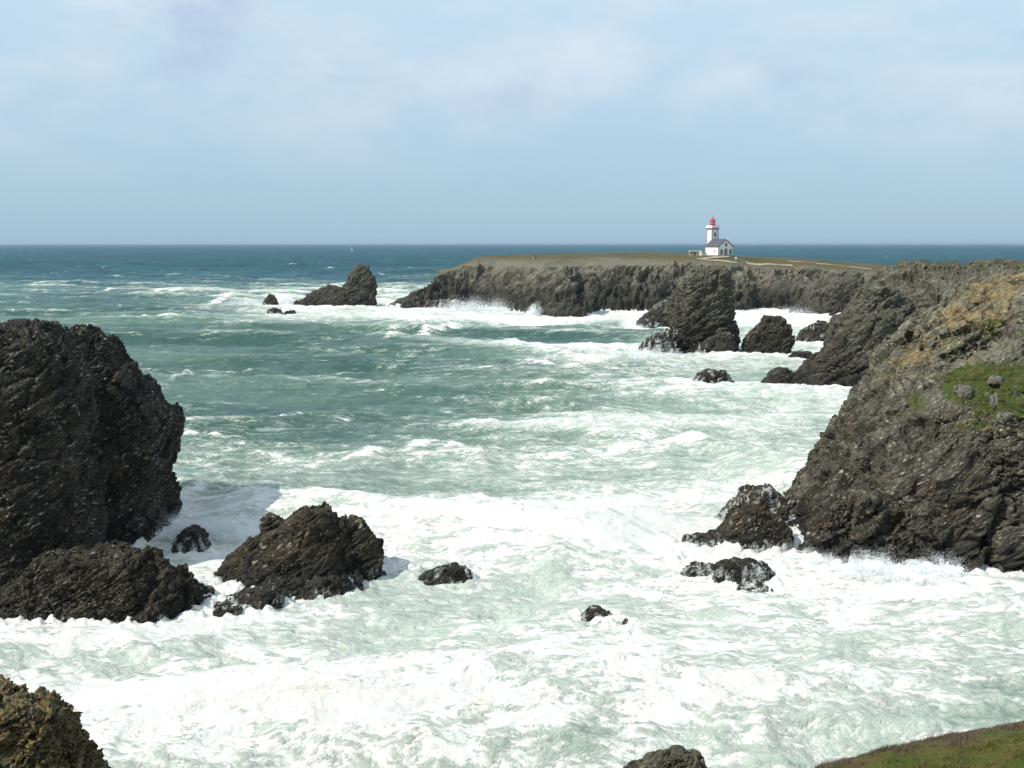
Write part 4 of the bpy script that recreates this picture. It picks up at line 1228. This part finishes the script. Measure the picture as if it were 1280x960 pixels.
tot = t.math('ADD', cov, t.math('MULTIPLY', crs, 0.62))
thr = t.math('SUBTRACT', 1.00, t.math('MULTIPLY', tot, 0.445))
fdiff = t.math('SUBTRACT', fn, thr)
foam = t.ramp(fdiff, -0.09, 0.14)
thin = t.ramp(fdiff, -0.22, 0.04)
# whitecaps and foam streaks offshore
wc = t.noise(t.mapping(fp, (0.45, 1.0, 1)), 0.20, 5, 0.66, 0.3)
wcm = t.math('MULTIPLY', t.ramp(wc, 0.635, 0.68), t.ramp(t.noise(fp, 0.010, 3, 0.5), 0.36, 0.56))
wf = t.noise(t.mapping(fp, (0.5, 0.5, 1)), 0.055, 5, 0.68, 0.3)
wcm = t.math('MAXIMUM', wcm, t.math('MULTIPLY', t.ramp(wf, 0.655, 0.69), t.ramp(sp.outputs[1], 500, 900)))
foam = t.math('MAXIMUM', foam, t.math('MULTIPLY', wcm, t.math('MULTIPLY', t.ramp(cov, 0.7, 0.1), 0.9)))
stk = t.noise(t.mapping(sw, (0.14, 1.0, 1)), 0.45, 7, 0.66, 0.3)
stm = t.math('MULTIPLY', t.ramp(stk, 0.55, 0.70), t.math('MULTIPLY', t.ramp(cov, 0.02, 0.45), 0.55))
# colours: deep blue far out, green in the bay, milky where air is mixed in
far = t.ramp(sp.outputs[1], 300, 1000)
shoal = t.ramp(t.noise(t.mapping(fp, (0.25, 1, 1)), 0.016, 5, 0.6), 0.40, 0.64)
bay = t.mix(shoal, (0.028, 0.080, 0.063), (0.090, 0.165, 0.118))
sea = t.mix(shoal, (0.009, 0.062, 0.095), (0.018, 0.105, 0.125))
wat = t.mix(far, bay, sea)
milky = t.mix(t.ramp(cov, 0.25, 0.85), (0.17, 0.27, 0.20), (0.54, 0.61, 0.525))
aer = t.math('MULTIPLY', t.math('ADD', t.math('MULTIPLY', thin, 0.55), t.math('MULTIPLY', t.ramp(cov, 0.3, 0.85), 0.62)), 1.0, clamp=True)
wat = t.mix(aer, wat, milky)
wat = t.mix(stm, wat, (0.42, 0.52, 0.46))
fcol = t.mix(t.ramp(t.noise(sw, 0.35, 5, 0.6), 0.55, 0.75), (0.78, 0.77, 0.725), (0.78, 0.745, 0.62))
fcol = t.mix(t.math('MULTIPLY', t.ramp(lace3, 0.50, 0.36), 0.45), fcol, (0.62, 0.67, 0.62))
c = t.mix(foam, wat, fcol)
b = t.n('ShaderNodeBsdfPrincipled'); t.l(c, b.inputs['Base Color'])
farr = t.ramp(sp.outputs[1], 150, 1500, False)
t.l(t.math('ADD', t.math('MULTIPLY', foam, 0.6), t.math('ADD', t.math('MULTIPLY', farr, 0.25), 0.25), clamp=True), b.inputs['Roughness'])
t.l(t.math('SUBTRACT', t.math('SUBTRACT', 0.32, t.math('MULTIPLY', farr, 0.24)), t.math('MULTIPLY', foam, 0.08)), b.inputs['Specular IOR Level'])
b.inputs['IOR'].default_value = 1.33
# ripples
r1 = t.noise(t.mapping(sw, (0.5, 1.0, 1)), 0.9, 7, 0.64, 0.2)
r2 = t.noise(t.mapping(fp, (0.5, 1.0, 1)), 0.20, 6, 0.6, 0.2)
hgt_ = t.math('ADD', t.math('MULTIPLY', r1, t.math('SUBTRACT', 0.9, t.math('MULTIPLY', foam, 0.6))), t.math('MULTIPLY', r2, t.math('ADD', 1.2, t.math('MULTIPLY', farr, 7.0))))
hgt_ = t.math('ADD', hgt_, t.math('MULTIPLY', foam, t.math('MULTIPLY', lace3, 0.30)))
bmp = t.n('ShaderNodeBump'); bmp.inputs['Strength'].default_value = 1.0; bmp.inputs['Distance'].default_value = 0.9; t.l(hgt_, bmp.inputs['Height'])
t.l(bmp.outputs[0], b.inputs['Normal'])
t.l(b.outputs[0], t.n('ShaderNodeOutputMaterial').inputs[0])
me = new_mesh('sea', co, q, (ms,), True)
set_attr(me, 'cover', np.clip(cover + cr2 * 0.25, 0, 1.4)); set_attr(me, 'crest', crest)
seao = link('sea', me); tag(seao, kind='structure')

# ------------------------------------------------------------------ spray thrown up by the surf
m_spray = bpy.data.materials.new('spray'); m_spray.use_nodes = True
t = NT(m_spray.node_tree)
b = t.n('ShaderNodeBsdfPrincipled'); b.inputs['Base Color'].default_value = (0.90, 0.92, 0.93, 1); b.inputs['Roughness'].default_value = 0.9
b.inputs['Specular IOR Level'].default_value = 0.2
t.l(b.outputs[0], t.n('ShaderNodeOutputMaterial').inputs[0])


def spray(px, py, Y, w_m, h_m, n, size, label, seed, plumes=5, dmp=1.0):
    n = int(n * 3.2)
    r = np.random.default_rng(seed)
    cx, _, z0 = P(px, py, Y); z0 = -0.2
    pk = r.uniform(-1, 1, plumes) * w_m * 0.42; ph = r.uniform(0.45, 1.0, plumes) * h_m; pw_ = r.uniform(0.12, 0.3, plumes) * w_m
    sel = r.integers(0, plumes, n)
    tt = r.beta(0.9, 1.7, n)
    zz_ = ph[sel] * tt
    xx = pk[sel] + r.normal(0, 1, n) * pw_[sel] * (0.35 + 0.5 * (1 - tt)) + zz_ * 0.12
    yy = r.normal(0, 1, n) * dmp * (0.7 + 0.5 * tt)
    pos_ = np.stack([cx + xx, Y + yy, z0 + zz_], 1)
    wob = np.stack([vnoise((pos_ / 0.9).astype(np.float32), 1), vnoise((pos_ / 0.9 + 40).astype(np.float32), 2), vnoise((pos_ / 0.9 + 80).astype(np.float32), 3)], 1)
    pos_ = pos_ + wob * 0.5
    s = size * r.uniform(0.4, 1.3, n) * (1.25 - 0.85 * tt)
    d = r.normal(0, 1, (n, 3, 3)); d /= np.linalg.norm(d, axis=2)[:, :, None]
    co = (pos_[:, None, :] + d * s[:, None, None]).reshape(-1, 3)
    fa = np.arange(n * 3).reshape(-1, 3)
    o = link('spray', new_mesh('spray', co, fa, (m_spray,), True)); tag(o, label, 'spray', kind='stuff')


spray(250, 665, 110.5, 7.5, 4.6, 14000, 0.06, 'burst of spray behind the small rock at the left stack', 1)
spray(1095, 722, 96.6, 6.5, 3.4, 13000, 0.052, 'plume of spray at the foot of the right cliff, left of two', 2)
spray(1168, 724, 96.0, 6.5, 3.0, 13000, 0.052, 'plume of spray at the foot of the right cliff, right of two', 3)
spray(1010, 712, 100, 4.5, 2.2, 9000, 0.04, 'light spray between the low reef and the cliff foot', 4)
spray(600, 390, 478, 28, 8.5, 9000, 0.18, 'white surf bursting against the left front of the island', 5, 9, 2.0)
spray(668, 398, 440, 10, 8.0, 4000, 0.17, 'jet of surf beside the rock shelf at the island foot', 6, 4, 2.0)
spray(972, 396, 420, 24, 8.0, 9000, 0.17, 'surf bursting in the bay between tall stack and far headland', 7, 7, 3.0)
spray(345, 384, 530, 14, 9.0, 5000, 0.2, 'surf thrown up behind the small far rock peak', 8, 5, 2.0)
spray(300, 386, 515, 20, 6.0, 5000, 0.2, 'crumbling breaker left of the small far rock peak', 9, 5, 3.0)
spray(815, 440, 288, 12, 3.6, 7000, 0.10, 'surf surging round the left foot of the tall stack', 10, 6, 2.0)
spray(536, 418, 375, 3.0, 5.0, 1500, 0.11, 'small spray jet on the breaking crest in mid bay', 11, 3)
spray(658, 439, 306, 5.0, 3.0, 3000, 0.10, 'small burst of a whitecap in the bay in front of the island', 12, 3)

# ------------------------------------------------------------------ air
HAZE = 0.00004
hz = MB().box(-262000, 262000, -200, 46000, -7.0, 46.0).build('haze', None or M_WHITE); hz.data.materials.clear()
mh = bpy.data.materials.new('haze'); mh.use_nodes = True
t = NT(mh.node_tree)
pv = t.n('ShaderNodeVolumePrincipled'); pv.inputs['Density'].default_value = HAZE; pv.inputs['Color'].default_value = (0.58, 0.72, 0.88, 1)
pv.inputs['Anisotropy'].default_value = 0.2
t.l(pv.outputs[0], t.n('ShaderNodeOutputMaterial').inputs['Volume'])
hz.data.materials.append(mh); tag(hz, 'thin sea haze over the whole bay', 'haze', kind='stuff')
